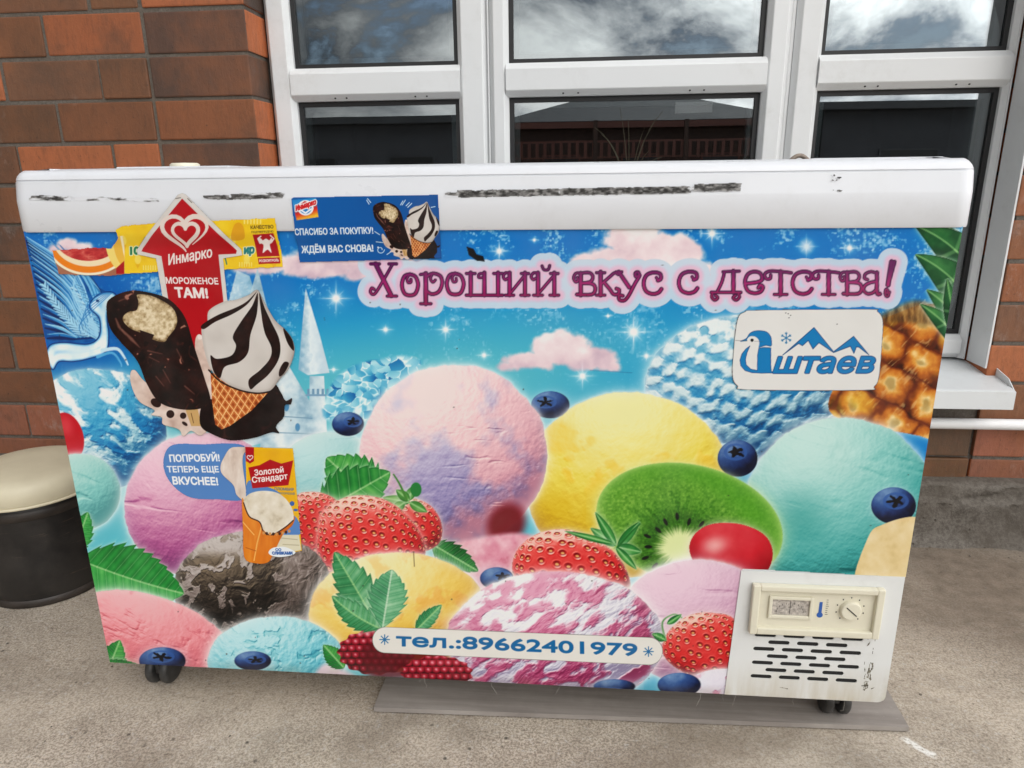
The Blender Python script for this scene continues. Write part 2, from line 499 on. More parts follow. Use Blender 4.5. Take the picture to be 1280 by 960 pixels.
def blueberry(A, cx, cy, rx, ry, star=(0.1, -0.15), seed=0, halo=.35):
    R = max(rx, ry) + 8
    w = A.win(cx - R, cy - R, cx + R, cy + R); u, v = A.uv(w)
    X, Y = (u - cx) / rx, (v - cy) / ry; r = np.hypot(X, Y); d = (r - 1) * min(rx, ry)
    h = np.sqrt(np.clip(1 - r * r, 0, 1)); lam = np.clip((-.35 * X - .7 * Y + .6 * h), 0, 1)
    c = ramp(lam * .9 + .25 * (fbm(u, v, 6, 3, seed) - .5) + .05, (12, 18, 44), (30, 50, 98), (58, 92, 150), (130, 162, 200))
    A.blend(w, (225, 238, 246), halo * np.exp(-np.clip(d, 0, 99) / 3.5) * (d > 0))
    A.blend(w, c, A.m(d))
    sx, sy = X - star[0], (Y - star[1]) * 1.25
    a = np.arctan2(sy, sx); rr = np.hypot(sx, sy)
    A.blend(w, (60, 100, 165), .8 * ss(.06, 0, np.abs(rr - .5) - .05) * A.m(d))
    st = .30 + .13 * np.cos(5 * a + seed) + .30 * (fbm(u, v, 4, 2, seed) - .5)
    A.blend(w, (8, 10, 22), ss(.05, -.05, rr - st) * A.m(d))

def strawberry(A, P, ang, size=11, seed=0, light=(-.2, -.8), dark=0.0):
    P = crom(P, 6)
    cx, cy = P.mean(0); ex, ey = np.ptp(P[:, 0]) / 2, np.ptp(P[:, 1]) / 2
    w = A.win(P[:, 0].min() - 8, P[:, 1].min() - 8, P[:, 0].max() + 8, P[:, 1].max() + 8); u, v = A.uv(w)
    d = poly_d(u, v, P)
    X, Y = (u - cx) / ex, (v - cy) / ey
    h = np.sqrt(np.clip(-d / min(ex, ey), 0, 1))
    # hexagonal lattice of seeds, squeezed towards the rim
    k, q = math.cos(ang), math.sin(ang)
    f = 1 + .5 * (1 - h) ** 1.5
    a = (k * (u - cx) + q * (v - cy)) * f / size; b = (-q * (u - cx) + k * (v - cy)) * f / (size * .86)
    row = np.round(b); aa = a - .5 * (row % 2); ci = np.round(aa)
    jx = (_tabs[seed % 6][(row.astype(int) * 7) & 255, ci.astype(int) & 255] - .5) * .45
    du, dv = (aa - ci + jx), (b - row) * .86
    rr = np.hypot(du * 1.0, dv * 1.25)
    pit = ss(.33, .10, rr); rim = ss(.46, .33, rr) - ss(.33, .24, rr)
    hh = fbm(u, v, 9, 3, seed) * .4 - pit * 1.0 + rim * .25
    gx, gy = grad2(hh * 2.6)
    n0, n1, n2 = X * (1 - h) * 1.2 - gx, Y * (1 - h) * 1.2 - gy, h + .3
    L = np.array([light[0], light[1], .6]); L /= np.linalg.norm(L)
    lam = (n0 * L[0] + n1 * L[1] + n2 * L[2]) / np.sqrt(n0 * n0 + n1 * n1 + n2 * n2)
    c = ramp(lam * .9 + .08 - dark, (110, 6, 14), (182, 20, 28), (216, 42, 44), (234, 92, 86), (248, 196, 186))
    spec = ss(.8, .98, lam) * ss(.62, .3, Y + .5) * .8
    A.blend(w, (248, 235, 225), .55 * np.exp(-np.clip(d, 0, 99) / 3.5) * (d > 0))
    A.blend(w, c, A.m(d))
    A.blend(w, (252, 222, 205), spec * A.m(d))
    sd = ss(.15, .08, np.hypot(du * .9, dv * 1.5))
    A.blend(w, (128, 16, 18), .5 * ss(.28, .18, np.hypot(du, dv * 1.3)) * A.m(d))
    A.blend(w, (240, 196, 120), .9 * sd * A.m(d))
    A.blend(w, (250, 226, 215), .5 * np.exp(np.clip(d, -99, 0) / 3.0) * (d <= 0))

def leaf(A, base, tip, width, cols=((18, 78, 44), (44, 140, 62), (112, 190, 98)), teeth=9, depth=.16, veins=9, seed=0, bend=0.0, fat=.42, halo=.5, vein=(170, 215, 150)):
    base, tip = np.array(base, float), np.array(tip, float); L = np.hypot(*(tip - base)); e = (tip - base) / L
    R = L * .75 + width
    c0 = (base + tip) / 2
    w = A.win(c0[0] - R, c0[1] - R, c0[0] + R, c0[1] + R); u, v = A.uv(w)
    t = ((u - base[0]) * e[0] + (v - base[1]) * e[1]) / L
    s = (-(u - base[0]) * e[1] + (v - base[1]) * e[0]) - bend * L * 4 * t * (1 - t)
    tc = np.clip(t, 0, 1)
    prof = np.clip(np.sin(np.pi * tc ** (math.log(.5) / math.log(fat))), 0, 1) ** .8
    sl = tc - .28 * np.abs(s) / L
    saw = (sl * teeth) % 1.0
    wd = width * prof * (1 + depth * (1.1 * saw - .6))
    d = np.abs(s) - wd
    d = np.where((t < 0) | (t > 1), 20.0, d) * .8
    vt = ((tc - .42 * np.abs(s) / L) * veins) % 1.0
    hh = np.abs(vt - .5) * 2
    g = fbm(u, v, 14, 4, seed) * .5 + .32 * (1 - hh) + .12 * np.sign(s) + .25
    g = g - .18 * (np.abs(s) / (width + 1e-6))
    c = ramp(g, *cols)
    A.blend(w, (235, 248, 225), halo * np.exp(-np.clip(d, 0, 99) / 2.2) * (d > 0) * (t > -.03) * (t < 1.03))
    A.blend(w, c, A.m(d))
    A.blend(w, vein, (.55 * ss(.86, .97, hh) + .9 * ss(1.6, .5, np.abs(s))) * A.m(d) * .8)
    A.blend(w, cols[0], .35 * ss(-2.5, 0, d) * A.m(d))

def sparkle(A, cx, cy, r, rays=8, seed=0):
    w = A.win(cx - r * 1.2, cy - r * 1.2, cx + r * 1.2, cy + r * 1.2); u, v = A.uv(w)
    x, y = u - cx, v - cy; rr = np.hypot(x, y) + 1e-6
    a = np.zeros(u.shape)
    for k in range(rays // 2):
        th = math.pi * k / (rays / 2) + .15 * seed; q, p = math.cos(th), math.sin(th)
        l = r * (1.0 if k % 2 == 0 else .6)
        al, pr = np.abs(x * q + y * p), np.abs(-x * p + y * q)
        a = np.maximum(a, np.clip(1 - al / l, 0, 1) * np.exp(-pr / (.5 + .02 * r)))
    a = np.maximum(a, np.exp(-(rr / (r * .24)) ** 2) * 1.0)
    a = a + .22 * np.exp(-(rr / (r * .55)) ** 2)
    A.blend(w, (250, 253, 255), np.clip(a, 0, 1))

def puff(A, blobs, base_v=None, seed=0, cols=((205, 178, 196), (236, 214, 220), (250, 240, 240)), soft=4):
    b = np.array(blobs, float)
    w = A.win((b[:, 0] - b[:, 2]).min() - 14, (b[:, 1] - b[:, 3]).min() - 14, (b[:, 0] + b[:, 2]).max() + 14, (b[:, 1] + b[:, 3]).max() + 14); u, v = A.uv(w)
    d = np.full(u.shape, 1e9); top = np.full(u.shape, 1e9)
    for cx, cy, rx, ry in blobs:
        d = np.minimum(d, (np.hypot((u - cx) / rx, (v - cy) / ry) - 1) * min(rx, ry))
    if base_v is not None: d = np.maximum(d, v - base_v - 3 * (fbm(u, v, 10, 2, seed) - .5))
    d = d + 9 * (fbm(u, v, 14, 4, seed) - .5)
    v0, v1 = (b[:, 1] - b[:, 3]).min(), (b[:, 1] + b[:, 3]).max() if base_v is None else base_v
    g = 1 - (v - v0) / (v1 - v0) * .75 + 1.1 * (fbm(u, v, 22, 4, seed + 1) - .5)
    A.blend(w, ramp(g, *cols), ss(soft * .6, -soft, d))

def spiral(cx, cy, r0, r1, a0, turns, n=22):
    t = np.linspace(0, 1, n); a = a0 + turns * 2 * np.pi * t; r = r0 + (r1 - r0) * t
    return [(cx + r_ * math.cos(a_), cy + r_ * math.sin(a_)) for r_, a_ in zip(r, a)]

# curly lettering of the slogan: strokes in a unit box (x right, y down), pairs of (points, width factor)
def glyph_strokes(ch):
    pi = math.pi
    I = lambda x, y0=0, y1=1: [(x, y0), (x, y1)]
    foot = lambda x, y=1.0, s=.2: [(x - s, y), (x + s, y)]
    if ch == 'Х': return [([(.22, .02), (.8, .97)], 1.5), ([(.85, .02), (.55, .45), (.25, .85), (.12, .93), (.03, .85), (.08, .74), (.17, .78)], .8), (foot(.2, .02, .16), .8), (foot(.85, .02, .14), .8), (foot(.82, .98, .17), .8)]
    if ch == 'о': return [([(.5, .03), (.2, .12), (.06, .5), (.2, .88), (.5, .97), (.8, .88), (.94, .5), (.8, .14), (.5, .03)], 1.15), ([(.5, .03), (.34, .2), (.4, .4), (.55, .38), (.55, .25)], .7)]
    if ch == 'р': return [(I(.25, .03, 1.38), 1.5), ([(.02, .08), (.25, .03)], .8), (foot(.25, 1.38, .22), .8), ([(.25, .2), (.55, .03), (.88, .15), (.95, .5), (.8, .85), (.5, .95), (.27, .8)], 1.1), ([(.55, .03), (.45, .25), (.55, .42), (.66, .32)], .7)]
    if ch == 'ш': return [(I(.12), 1.3), (I(.5), 1.3), (I(.88), 1.3), ([(0, 1), (1, 1)], .9), (foot(.12, .03, .12), .8), ([(.5, .03), (.36, .05), (.34, .2), (.44, .22)], .7), (foot(.88, .03, .12), .8)]
    if ch == 'и': return [(I(.25), 1.3), (I(.85), 1.3), ([(.25, .95), (.85, .1)], .8), (foot(.25, 1, .16), .8), (foot(.85, 1, .16), .8), ([(.25, .03), (.1, .0), (0, .15), (.07, .3), (.17, .25)], .8), (foot(.85, .03, .14), .8)]
    if ch == 'й': return glyph_strokes('и') + [([(.4, -.3), (.47, -.14), (.62, -.14), (.68, -.32)], .8)]
    if ch == 'в': return [(I(.32, .05), 1.4), ([(.32, .05), (.7, .03), (.86, .2), (.75, .42), (.35, .48)], 1), ([(.4, .48), (.85, .52), (.97, .75), (.8, .97), (.15, .97)], 1.1), ([(.32, .05), (.1, .06), (.0, .25), (.08, .42), (.2, .38), (.17, .24)], .8)]
    if ch == 'к': return [(I(.2), 1.4), (foot(.2, 1, .18), .8), (foot(.2, .03, .18), .8), ([(.2, .55), (.6, .2), (.8, .04), (.95, .1)], .9), ([(.35, .45), (.6, .75), (.75, .95), (.95, .95), (1.0, .78), (.88, .72)], 1.1)]
    if ch == 'у': return [([(.05, .03), (.5, .72)], 1.3), (foot(.06, .03, .12), .8), ([(.95, .18), (.88, .04), (.76, .1), (.8, .25), (.95, .2), (.75, .55), (.5, 1.05), (.3, 1.3), (.08, 1.28), (.06, 1.08), (.22, 1.1)], 1.05)]
    if ch == 'с': return [([(.78, .38), (.92, .3), (.88, .08), (.55, .02), (.2, .15), (.06, .5), (.18, .85), (.5, .98), (.8, .92), (.95, .76)], 1.2), ([(.78, .38), (.7, .25)], .8)]
    if ch == 'д': return [([(.75, .03), (.75, .95)], 1.4), ([(.4, .06), (.95, .03)], .8), ([(.45, .06), (.36, .5), (.2, .93)], .9), ([(0, .95), (1, .95)], .9), ([(.05, .95), (.02, 1.15), (.12, 1.28), (.22, 1.18), (.15, 1.08)], .9), ([(.9, .95), (.95, 1.15), (.84, 1.28), (.74, 1.18), (.82, 1.08)], .9)]
    if ch == 'е': return [([(.1, .55), (.6, .5), (.9, .38), (.82, .1), (.5, .02), (.18, .15), (.05, .5), (.18, .86), (.5, .98), (.82, .92), (.95, .72), (.82, .62), (.72, .74)], 1.15)]
    if ch == 'т': return [(I(.6, .05), 1.5), (foot(.6, 1, .24), .8), ([(1.0, .1), (.6, .05), (.2, .03), (0, .15), (.05, .34), (.2, .34), (.22, .2)], .95)]
    if ch == 'а': return [([(.8, .06), (.8, .9), (.95, .98)], 1.3), ([(.8, .45), (.5, .48), (.2, .6), (.1, .8), (.3, .97), (.6, .92), (.8, .75)], 1.0), ([(.8, .1), (.5, .02), (.2, .12), (.15, .3), (.3, .36)], .9)]
    if ch == '!': return [([(.75, -.1), (.5, .68)], 1.6), ([(.95, -.1), (.5, .68)], 1.2), (spiral(.42, .92, .18, .02, 0, 1.4, 10), .8)]
    return []

def slogan(A):
    items = [('Х', 462, 496, 329, 371), ('о', 501, 524, 342, 370), ('р', 525, 554, 341, 369), ('о', 557, 581, 341, 369), ('ш', 583, 628, 341, 369), ('и', 629, 661, 341, 369),
             ('й', 664, 698, 341, 369), ('в', 717, 745, 340, 369), ('к', 745, 774, 340, 369), ('у', 772, 801, 339, 367), ('с', 803, 828, 340, 368), ('с', 847, 873, 339, 367),
             ('д', 889, 926, 338, 367), ('е', 930, 955, 339, 367), ('т', 956, 989, 338, 368), ('с', 989, 1016, 339, 368), ('т', 1016, 1049, 338, 368), ('в', 1050, 1078, 339, 368),
             ('а', 1077, 1101, 339, 368), ('!', 1101, 1119, 331, 368)]
    w = A.win(430, 290, 1150, 410); u, v = A.uv(w)
    d = np.full(u.shape, 60.0)
    for ch, x0, x1, y0, y1 in items:
        for P, k in glyph_strokes(ch):
            P = [(x0 + a * (x1 - x0), y0 + b * (y1 - y0)) for a, b in P]
            P = crom(P, 4, False) if len(P) > 2 else np.array(P)
            wd = 2.9 * k
            # only near the stroke
            s2 = A.win(P[:, 0].min() - 30, P[:, 1].min() - 30, P[:, 0].max() + 30, P[:, 1].max() + 30)
            uu, vv = A.uv(s2)
            dd = line_d(uu, vv, P, wd)
            r0, c0 = max(s2[0].start - w[0].start, 0), max(s2[1].start - w[1].start, 0)
            oy, ox = max(w[0].start - s2[0].start, 0), max(w[1].start - s2[1].start, 0)
            blk = d[r0:r0 + dd.shape[0] - oy, c0:c0 + dd.shape[1] - ox]
            np.minimum(blk, dd[oy:oy + blk.shape[0], ox:ox + blk.shape[1]], out=blk)
    A.blend(w, (208, 222, 236), .95 * A.m(d - 15.0))
    A.blend(w, (238, 190, 214), .8 * ss(9.5, 3.0, d))
    A.blend(w, (70, 14, 70), A.m(d - 1.0))
    A.blend(w, ramp((v - 336) / 36, (112, 26, 98), (168, 40, 116), (150, 34, 92)), A.m(d + .35))

def paint_front():
    A = Art(0.0, 1.3, 0.0, 0.738, 0.00105)
    U, V = A.U, A.V
    w0 = (slice(0, A.nz), slice(0, A.nx))
    # sky of the print
    t = ss(300, 470, V + .10 * (U - 640)) * ss(1150, 560, U)
    sky = ramp(t, (12, 126, 200), (50, 164, 208), (100, 194, 208))
    A.C[:] = sky
    A.C[:] += (col((24, 118, 196)) - A.C) * (ss(430, 60, U) * .7 * ss(560, 380, V))[..., None]
    fl = fbm(U, V, 30, 4, 1); fl2 = fbm(U, V, 4, 2, 2)
    A.blend(w0, (190, 225, 245), .75 * ss(.62, .85, fl * .6 + fl2 * .5) * ss(470, 330, V))
    A.blend(w0, (205, 235, 248), .6 * ss(.77, .86, vnoise(U / 3.1, V / 3.1, 3)) * ss(.45, .65, fl) * ss(520, 340, V))
    # clouds
    puff(A, [(820, 318, 60, 30), (770, 335, 60, 26), (860, 345, 62, 20), (735, 350, 44, 16), (790, 295, 40, 18), (905, 372, 50, 10), (700, 366, 50, 10)], 384, 1)
    puff(A, [(330, 330, 50, 14), (400, 330, 70, 18), (480, 335, 60, 20), (440, 318, 40, 16)], 350, 2)
    puff(A, [(700, 436, 40, 22), (665, 452, 34, 14), (738, 450, 34, 16), (705, 425, 20, 14), (640, 459, 20, 7), (760, 458, 14, 8)], 463, 3)
    puff(A, [(85, 306, 14, 10), (100, 312, 18, 10), (72, 314, 14, 8)], 322, 4)
    # castle
    def wallc(u, v, d): return ramp(.55 + .9 * (fbm(u, v, 9, 4, 2) - .5) + .25 * np.sin(u / 9.0), (140, 178, 200), (196, 220, 230), (236, 244, 246))
    A.poly([(300, 410), (322, 335), (352, 460), (372, 545), (300, 560)], wallc)
    A.poly([(330, 470), (345, 430), (398, 520), (405, 560), (325, 560)], wallc)
    A.poly([(285, 380), (296, 338), (312, 345), (330, 400)], wallc, .8)
    A.poly([(387, 470), (405, 470), (409, 545), (386, 545)], wallc)
    A.poly([(382, 360), (373, 462), (385, 469), (412, 466), (400, 420)], lambda u, v, d: ramp((u - 374) / 30 + .5 * (fbm(u, v, 6, 3) - .5), (150, 190, 212), (232, 242, 246), (206, 224, 234)))
    for k in range(5): A.poly([(384 + k * 6, 486), (387 + k * 6, 486), (387 + k * 6, 493), (384 + k * 6, 493)], (120, 160, 190))
    A.line([(383, 494), (412, 494)], 2.5, (130, 168, 196)); A.line([(345, 520), (390, 523)], 1.2, (120, 160, 185)); A.line([(330, 540), (404, 543)], 1.2, (130, 168, 190))
    A.ell(358, 508, 3.5, 6, (90, 150, 190)); A.ell(372, 534, 3, 5, (90, 150, 190))
    # ice crystals
    ri_ = np.random.default_rng(8); cs = np.c_[ri_.uniform(400, 530, 130), ri_.uniform(440, 530, 130)]; ct = ri_.random(130); cd = ri_.uniform(-1, 1, (130, 2))
    def icec(u, v, d):
        u = u + 5 * (fbm(u, v, 9, 2, 1) - .5); D1 = np.full(u.shape, 1e9); D2 = D1.copy(); t_ = np.zeros(u.shape)
        for (x, y), tt, g_ in zip(cs, ct, cd):
            q_ = np.hypot((u - x) * (1 + .5 * g_[0]), (v - y) * 1.1 + .4 * g_[1] * (u - x)); nw = q_ < D1
            D2 = np.where(nw, D1, np.minimum(D2, q_)); t_ = np.where(nw, tt + .05 * (g_[0] * (u - x) + g_[1] * (v - y)), t_); D1 = np.where(nw, q_, D1)
        e = ss(2.0, .2, D2 - D1)
        return ramp(.12 + .62 * t_ + .5 * e * ss(.4, .6, vnoise(u / 7, v / 7, 3)), (22, 104, 172), (72, 168, 208), (140, 208, 228), (198, 234, 242), (246, 252, 253))
    A.poly([(408, 525), (415, 480), (440, 458), (470, 450), (505, 445), (527, 453), (515, 475), (490, 520)], icec, .92, True, 3)
    # winged horse, left edge
    A.ell(100, 400, 70, 75, (10, 96, 176), .75, 26)
    dk, md, lt, wh = (12, 62, 124), (36, 130, 196), (132, 200, 236), (226, 242, 250)
    A.poly([(30, 296), (60, 340), (100, 348), (140, 372), (128, 400), (118, 425), (88, 428), (50, 420), (38, 380)], lambda u, v, d: ramp(fbm(u, v, 10, 3) + .1, dk, (16, 88, 158), md), .95, True)
    for k in range(17):
        f = k / 16; a = (120 - 26 * f, 420 + 2 * f); b = (33 + 10 * f + 16 * f * f, 296 + 30 * f + 92 * f * f)
        m_ = ((a[0] + b[0]) / 2 + 20 * (1 - f), (a[1] + b[1]) / 2 - 14 + 12 * f)
        A.line([(a[0], a[1] + 2.5), (m_[0], m_[1] + 4.5), (b[0], b[1] + 5)], (1.5, 4.5, 2), (8, 44, 100), .95, True)
        A.line([a, m_, b], (1.5, 4.2, .8), (lt, md, (76, 160, 214))[k % 3], .95, True)
        A.line([(a[0], a[1] - 1), (m_[0], m_[1] - 1.4), (b[0], b[1])], (.6, 1.1, .4), wh, .6, True)
    for k in range(9):
        f = k / 8; a = (126 - 4 * f, 400 + 10 * f); b = (62 + 60 * f ** .8, 300 + 36 * f + 30 * f * f)
        A.line([(a[0] + 2, a[1] + 2), ((a[0] + b[0]) / 2 + 14, (a[1] + b[1]) / 2), (b[0] + 2, b[1] + 2)], (1.5, 3.6, 1), (10, 52, 112), .9, True)
        A.line([a, ((a[0] + b[0]) / 2 + 12, (a[1] + b[1]) / 2 - 2), b], (1.2, 3.0, .6), (70, 156, 212) if k % 2 else (140, 204, 238), .95, True)
    def feathers(spine, n, ln, a_off, wid, cc, flip=1):
        sp = crom(spine, 12, False)
        for k in range(n):
            i = int(k / n * (len(sp) - 2)); p = sp[i]; t_ = sp[i + 1] - sp[i]; th = math.atan2(t_[1], t_[0])
            for s_ in ((1, -1) if flip == 2 else (flip,)):
                th2 = th + s_ * a_off; l_ = ln * (1 - .45 * k / n)
                q_ = p + l_ * np.array([math.cos(th2), math.sin(th2)])
                A.line([p, (p + q_) / 2 + [0, s_ * 1.0], q_], (wid, wid * 1.3, .5), cc, .95, True)
                A.line([p + [1.5, 1.5], q_ + [1.2, 1.2]], .7, dk, .6)
    feathers([(110, 420), (88, 402), (70, 380), (52, 352)], 16, 15, .55, 3.0, (176, 222, 243), 2)
    feathers([(122, 420), (118, 400), (104, 372), (90, 348)], 15, 15, 2.5, 2.4, (150, 208, 238), 1)
    feathers([(124, 415), (112, 392), (92, 356)], 14, 15, .7, 2.2, (196, 230, 246), -1)
    for k in range(8): A.line([(122, 424 - 2 * k), (100 - k, 412 - 7 * k), (82 + 2 * k, 398 - 8 * k)], (2.2, 1.8, .6), (168, 216, 240), .9, True)
    A.poly([(62, 432), (80, 428), (110, 430), (124, 420), (124, 398), (112, 385), (116, 374), (128, 366), (142, 366), (150, 378), (140, 380), (134, 395), (136, 420), (132, 440), (112, 448), (92, 452), (74, 452), (66, 462), (58, 448)],
           lambda u, v, d: ramp(.62 + .5 * (fbm(u, v, 16, 3, 3) - .5) - .55 * ss(-4, 0, d) + .35 * ss(-14, -7, d), (20, 92, 164), (70, 158, 214), (160, 212, 240), (238, 247, 251)), 1, True, None, (10, 60, 128), 1.6)
    A.ell(96, 440, 14, 6, wh, .8, 5); A.ell(122, 376, 2, 1.6, (18, 40, 80))
    A.line([(128, 438), (146, 436), (155, 446), (160, 456)], (5, 3.4, 1.8), (206, 232, 246), 1, True); A.line([(122, 446), (140, 441), (150, 452), (152, 458)], (4, 2.6, 1.6), (96, 176, 222), 1, True)
    for k in range(6): A.line([(130 + 2 * k, 366), (112 - 2 * k, 372 + 6 * k), (116 - 3 * k, 392 + 5 * k)], 1.1, (36, 120, 190), .7, True)
    for s_ in [(420, 373, 26, 8), (482, 412, 13, 4), (557, 412, 17, 8), (605, 444, 13, 4), (624, 314, 18, 8), (417, 462, 9, 4), (792, 415, 30, 8), (808, 445, 13, 4), (890, 292, 22, 8), (1008, 308, 18, 8), (1062, 310, 17, 4), (728, 470, 20, 8), (668, 300, 9, 4), (760, 395, 8, 4)]:
        sparkle(A, *s_)
    A.ell(1008, 308, 9, 9, (196, 222, 240), .6, 4)
    # scoops, back to front
    blue2 = ((30, 110, 160), (160, 205, 220), (232, 242, 244), (250, 252, 252))
    scoop(A, 118, 537, 90, 76, ((8, 72, 130), (30, 128, 186), (74, 170, 210), (150, 210, 230)), t_two(blue2, .54, .09, 17, 0, (1.5, .8), 2.2, .5), seed=2, edge=.03, halo=.45)
    A.ell(85, 545, 19, 30, (196, 26, 44), 1, None, -.3); A.ell(82, 532, 8, 12, (226, 90, 96), .6, 6, -.3)
    scoop(A, 100, 615, 50, 48, ((90, 160, 160), (140, 205, 200), (190, 228, 222)), t_streak(.4), seed=4)
    scoop(A, 255, 632, 100, 92, ((132, 52, 112), (184, 98, 152), (220, 156, 188), (244, 208, 222)), t_streak(.15, 34, 9), bump=.8, seed=3, amb=.05)
    scoop(A, 412, 610, 72, 70, ((80, 150, 160), (120, 188, 194), (158, 210, 212), (206, 234, 234)), t_streak(-.2), bump=.5, seed=1)
    # knitted white and blue scoop
    def t_knit(u, v, X, Y, h, sd):
        wu, wv = (fbm(u, v, 26, 3, sd) - .5) * .9, (fbm(u, v, 22, 3, sd + 2) - .5) * .55
        a = X + .45 * Y; b = Y - .30 * X + .25 * X * X
        rw = b * 3.6 + wv; ri = np.floor(rw); rf = rw - ri
        cl = a * 5.6 + .5 * (ri % 2) + wu + .5 * (rf - .4); n = fbm(u, v, 9, 4, sd + 1)
        band = 1 - np.abs(rf - .36) * 2.5
        g_ = band + .45 * np.cos(2 * np.pi * cl) + 1.3 * (n - .5) - .12
        m = ss(-.45, .75, g_)
        m = np.clip(m + ss(-.45, -.9, Y) * .9 * ss(.35, .6, n) + ss(.58, .7, fbm(u, v, 34, 3, sd + 5)) * .4 * ss(.0, -.6, X), 0, 1)
        return .9 * m + 1.9 * n + .5 * np.clip(g_, 0, 1), m * .94, ((104, 154, 180), (178, 210, 220), (222, 236, 238), (246, 250, 250))
    scoop(A, 935, 485, 128, 92, ((10, 66, 118), (26, 112, 168), (60, 150, 196), (130, 196, 220)), t_knit, seed=1, edge=.02, bump=.8)
    # pineapple
    def pinec(u, v, d):
        k, q = math.cos(.5), math.sin(.5)
        a = (k * (u - 1100) + q * (v - 450)) / 52; b = (-q * (u - 1100) + k * (v - 450)) / 42
        a, b = a + .45 * (fbm(u, v, 26, 3, 1) - .5), b + .45 * (fbm(u, v, 26, 3, 3) - .5)
        row = np.floor(b); fa = a + .5 * (row % 2); fa = fa - np.floor(fa); fb = b - row
        r_ = np.hypot((fa - .5) * 1.9, (fb - .5) * 1.9)
        dome = np.clip(1.15 - r_, 0, 1)
        g = dome * .85 - .25 * (fb - .5) + .55 * (fbm(u, v, 9, 5, 2) - .45) + .08
        c = ramp(g, (64, 30, 14), (136, 70, 28), (198, 116, 44), (226, 164, 76), (246, 222, 164))
        fib = ss(.72, .9, ridged(u + v, (u - v) * .3, 14, 3, 4))
        c = c + (col((236, 206, 150)) - c) * (fib * .5)[..., None]
        ce = ss(.3, .1, r_); c = c + (col((150, 120, 60)) - c) * (ce * .55)[..., None]
        c = c + (col((232, 196, 40)) - c) * (.35 * ss(.55, .75, fbm(u, v, 36, 2, 5)))[..., None]
        dk_ = ss(.08, .0, np.minimum(np.minimum(fa, 1 - fa), np.minimum(fb, 1 - fb)))
        return c + (col((110, 44, 20)) - c) * (dk_ * .7)[..., None]
    w, u, v, d = A.poly([(1042, 520), (1050, 470), (1090, 410), (1120, 392), (1165, 380), (1220, 400), (1220, 560), (1150, 545)], pinec, 1, True)
    A.blend(w, (240, 244, 240), .5 * np.exp(-np.clip(d, 0, 99) / 4) * (d > 0))
    A.poly([(1095, 402), (1120, 384), (1150, 376), (1185, 392), (1195, 412), (1150, 404)], lambda u, v, d: ramp(fbm(u * 2, v * .6, 8, 4, 3) * 1.3 - .15, (60, 40, 22), (130, 92, 48), (206, 170, 110)), .85, True, 5)
    g3 = ((8, 40, 24), (22, 86, 46), (78, 146, 80), (176, 214, 150))
    for b_, t_, wd, bd in [((1214, 350), (1184, 280), 16, .0), ((1230, 362), (1144, 282), 26, .1), ((1224, 400), (1144, 318), 25, .1), ((1212, 420), (1158, 362), 16, .06), ((1208, 436), (1150, 380), 13, .05), ((1206, 430), (1184, 348), 13, -.04)]:
        leaf(A, b_, t_, wd, g3[:3], teeth=1, depth=0, veins=2, bend=bd, fat=.35, halo=.6, vein=(150, 200, 130))
    # mint scoop on the right
    scoop(A, 1052, 640, 122, 118, ((16, 104, 104), (80, 172, 168), (142, 206, 200), (206, 236, 230)), t_streak(.25, 40, 8), bump=.55, seed=5, amb=.02)
    A.blend(A.win(960, 560, 1100, 700), (36, 146, 140), .45 * ss(60, 0, np.hypot(A.U[A.win(960, 560, 1100, 700)] - 1000, (A.V[A.win(960, 560, 1100, 700)] - 650) * 1.0)))
    blueberry(A, 1117, 632, 28, 23, (.1, -.25), 4)
    A.poly([(1085, 672), (1105, 655), (1142, 646), (1160, 660), (1150, 740), (1070, 740)], lambda u, v, d: ramp(.6 + .6 * (fbm(u, v, 12, 4) - .5), (200, 170, 110), (232, 210, 160), (246, 232, 200)), 1, True)
    blueberry(A, 435, 530, 20, 15, (.3, -.2), 1)
    blueberry(A, 688, 506, 24, 17, (-.25, -.2), 2)
    # yellow scoop
    def t_mango(u, v, X, Y, h, sd):
        n = fbm(u, v, 34, 4, sd); m = ss(.56, .7, n) * ss(.25, -.1, Y)
        m = np.maximum(m, ss(.22, .12, np.hypot(X + .68, (Y + .52) * 1.0)))
        return 1.2 * fbm(u, v, 12, 5, sd) + .5 * m, m * .75, ((190, 130, 20), (226, 176, 30), (244, 206, 70), (250, 226, 130))
    scoop(A, 786, 606, 128, 116, ((190, 140, 24), (224, 190, 48), (240, 222, 100), (248, 240, 178)), t_mango, seed=2, bump=.8, amb=.05, light=(-.1, -.85))
    blueberry(A, 922, 573, 25, 23, (-.1, -.35), 3)
    # kiwi
    w = A.win(735, 565, 990, 735); u, v = A.uv(w)
    x, y = u - 862, v - 655; k, q = math.cos(.22), math.sin(.22); x, y = k * x + q * y, -q * x + k * y
    d = (np.hypot(x / 118, y / 74) - 1) * 74
    A.blend(w, (225, 240, 190), .6 * np.exp(-np.clip(d, 0, 99) / 4) * (d > 0))
    X, Y = (u - 850) / 110, (v - 684) / 92; r_ = np.hypot(X, Y); a_ = np.arctan2(Y, X)
    st = fbm(a_ * 60, r_ * 14, 3.2, 3, 1); sp = fbm(u, v, 2.4, 2, 2)
    g = .3 + .75 * ss(.2, .95, r_) * .45 + .45 * (st - .5) * ss(1.0, .35, r_) * 1.6 + .5 * (sp - .5)
    c = ramp(g, (30, 76, 18), (72, 132, 38), (116, 172, 64), (178, 210, 112))
    c = c + (col((34, 80, 16)) - c) * (.55 * ss(.15, .32, r_) * ss(.62, .4, r_) * ss(.45, .62, st))[..., None]
    c = c + (col((228, 236, 178)) - c) * ss(.33, .16, r_ + .12 * (st - .5))[..., None]
    sh = ss(.75, 1.1, r_ + .2 * X)
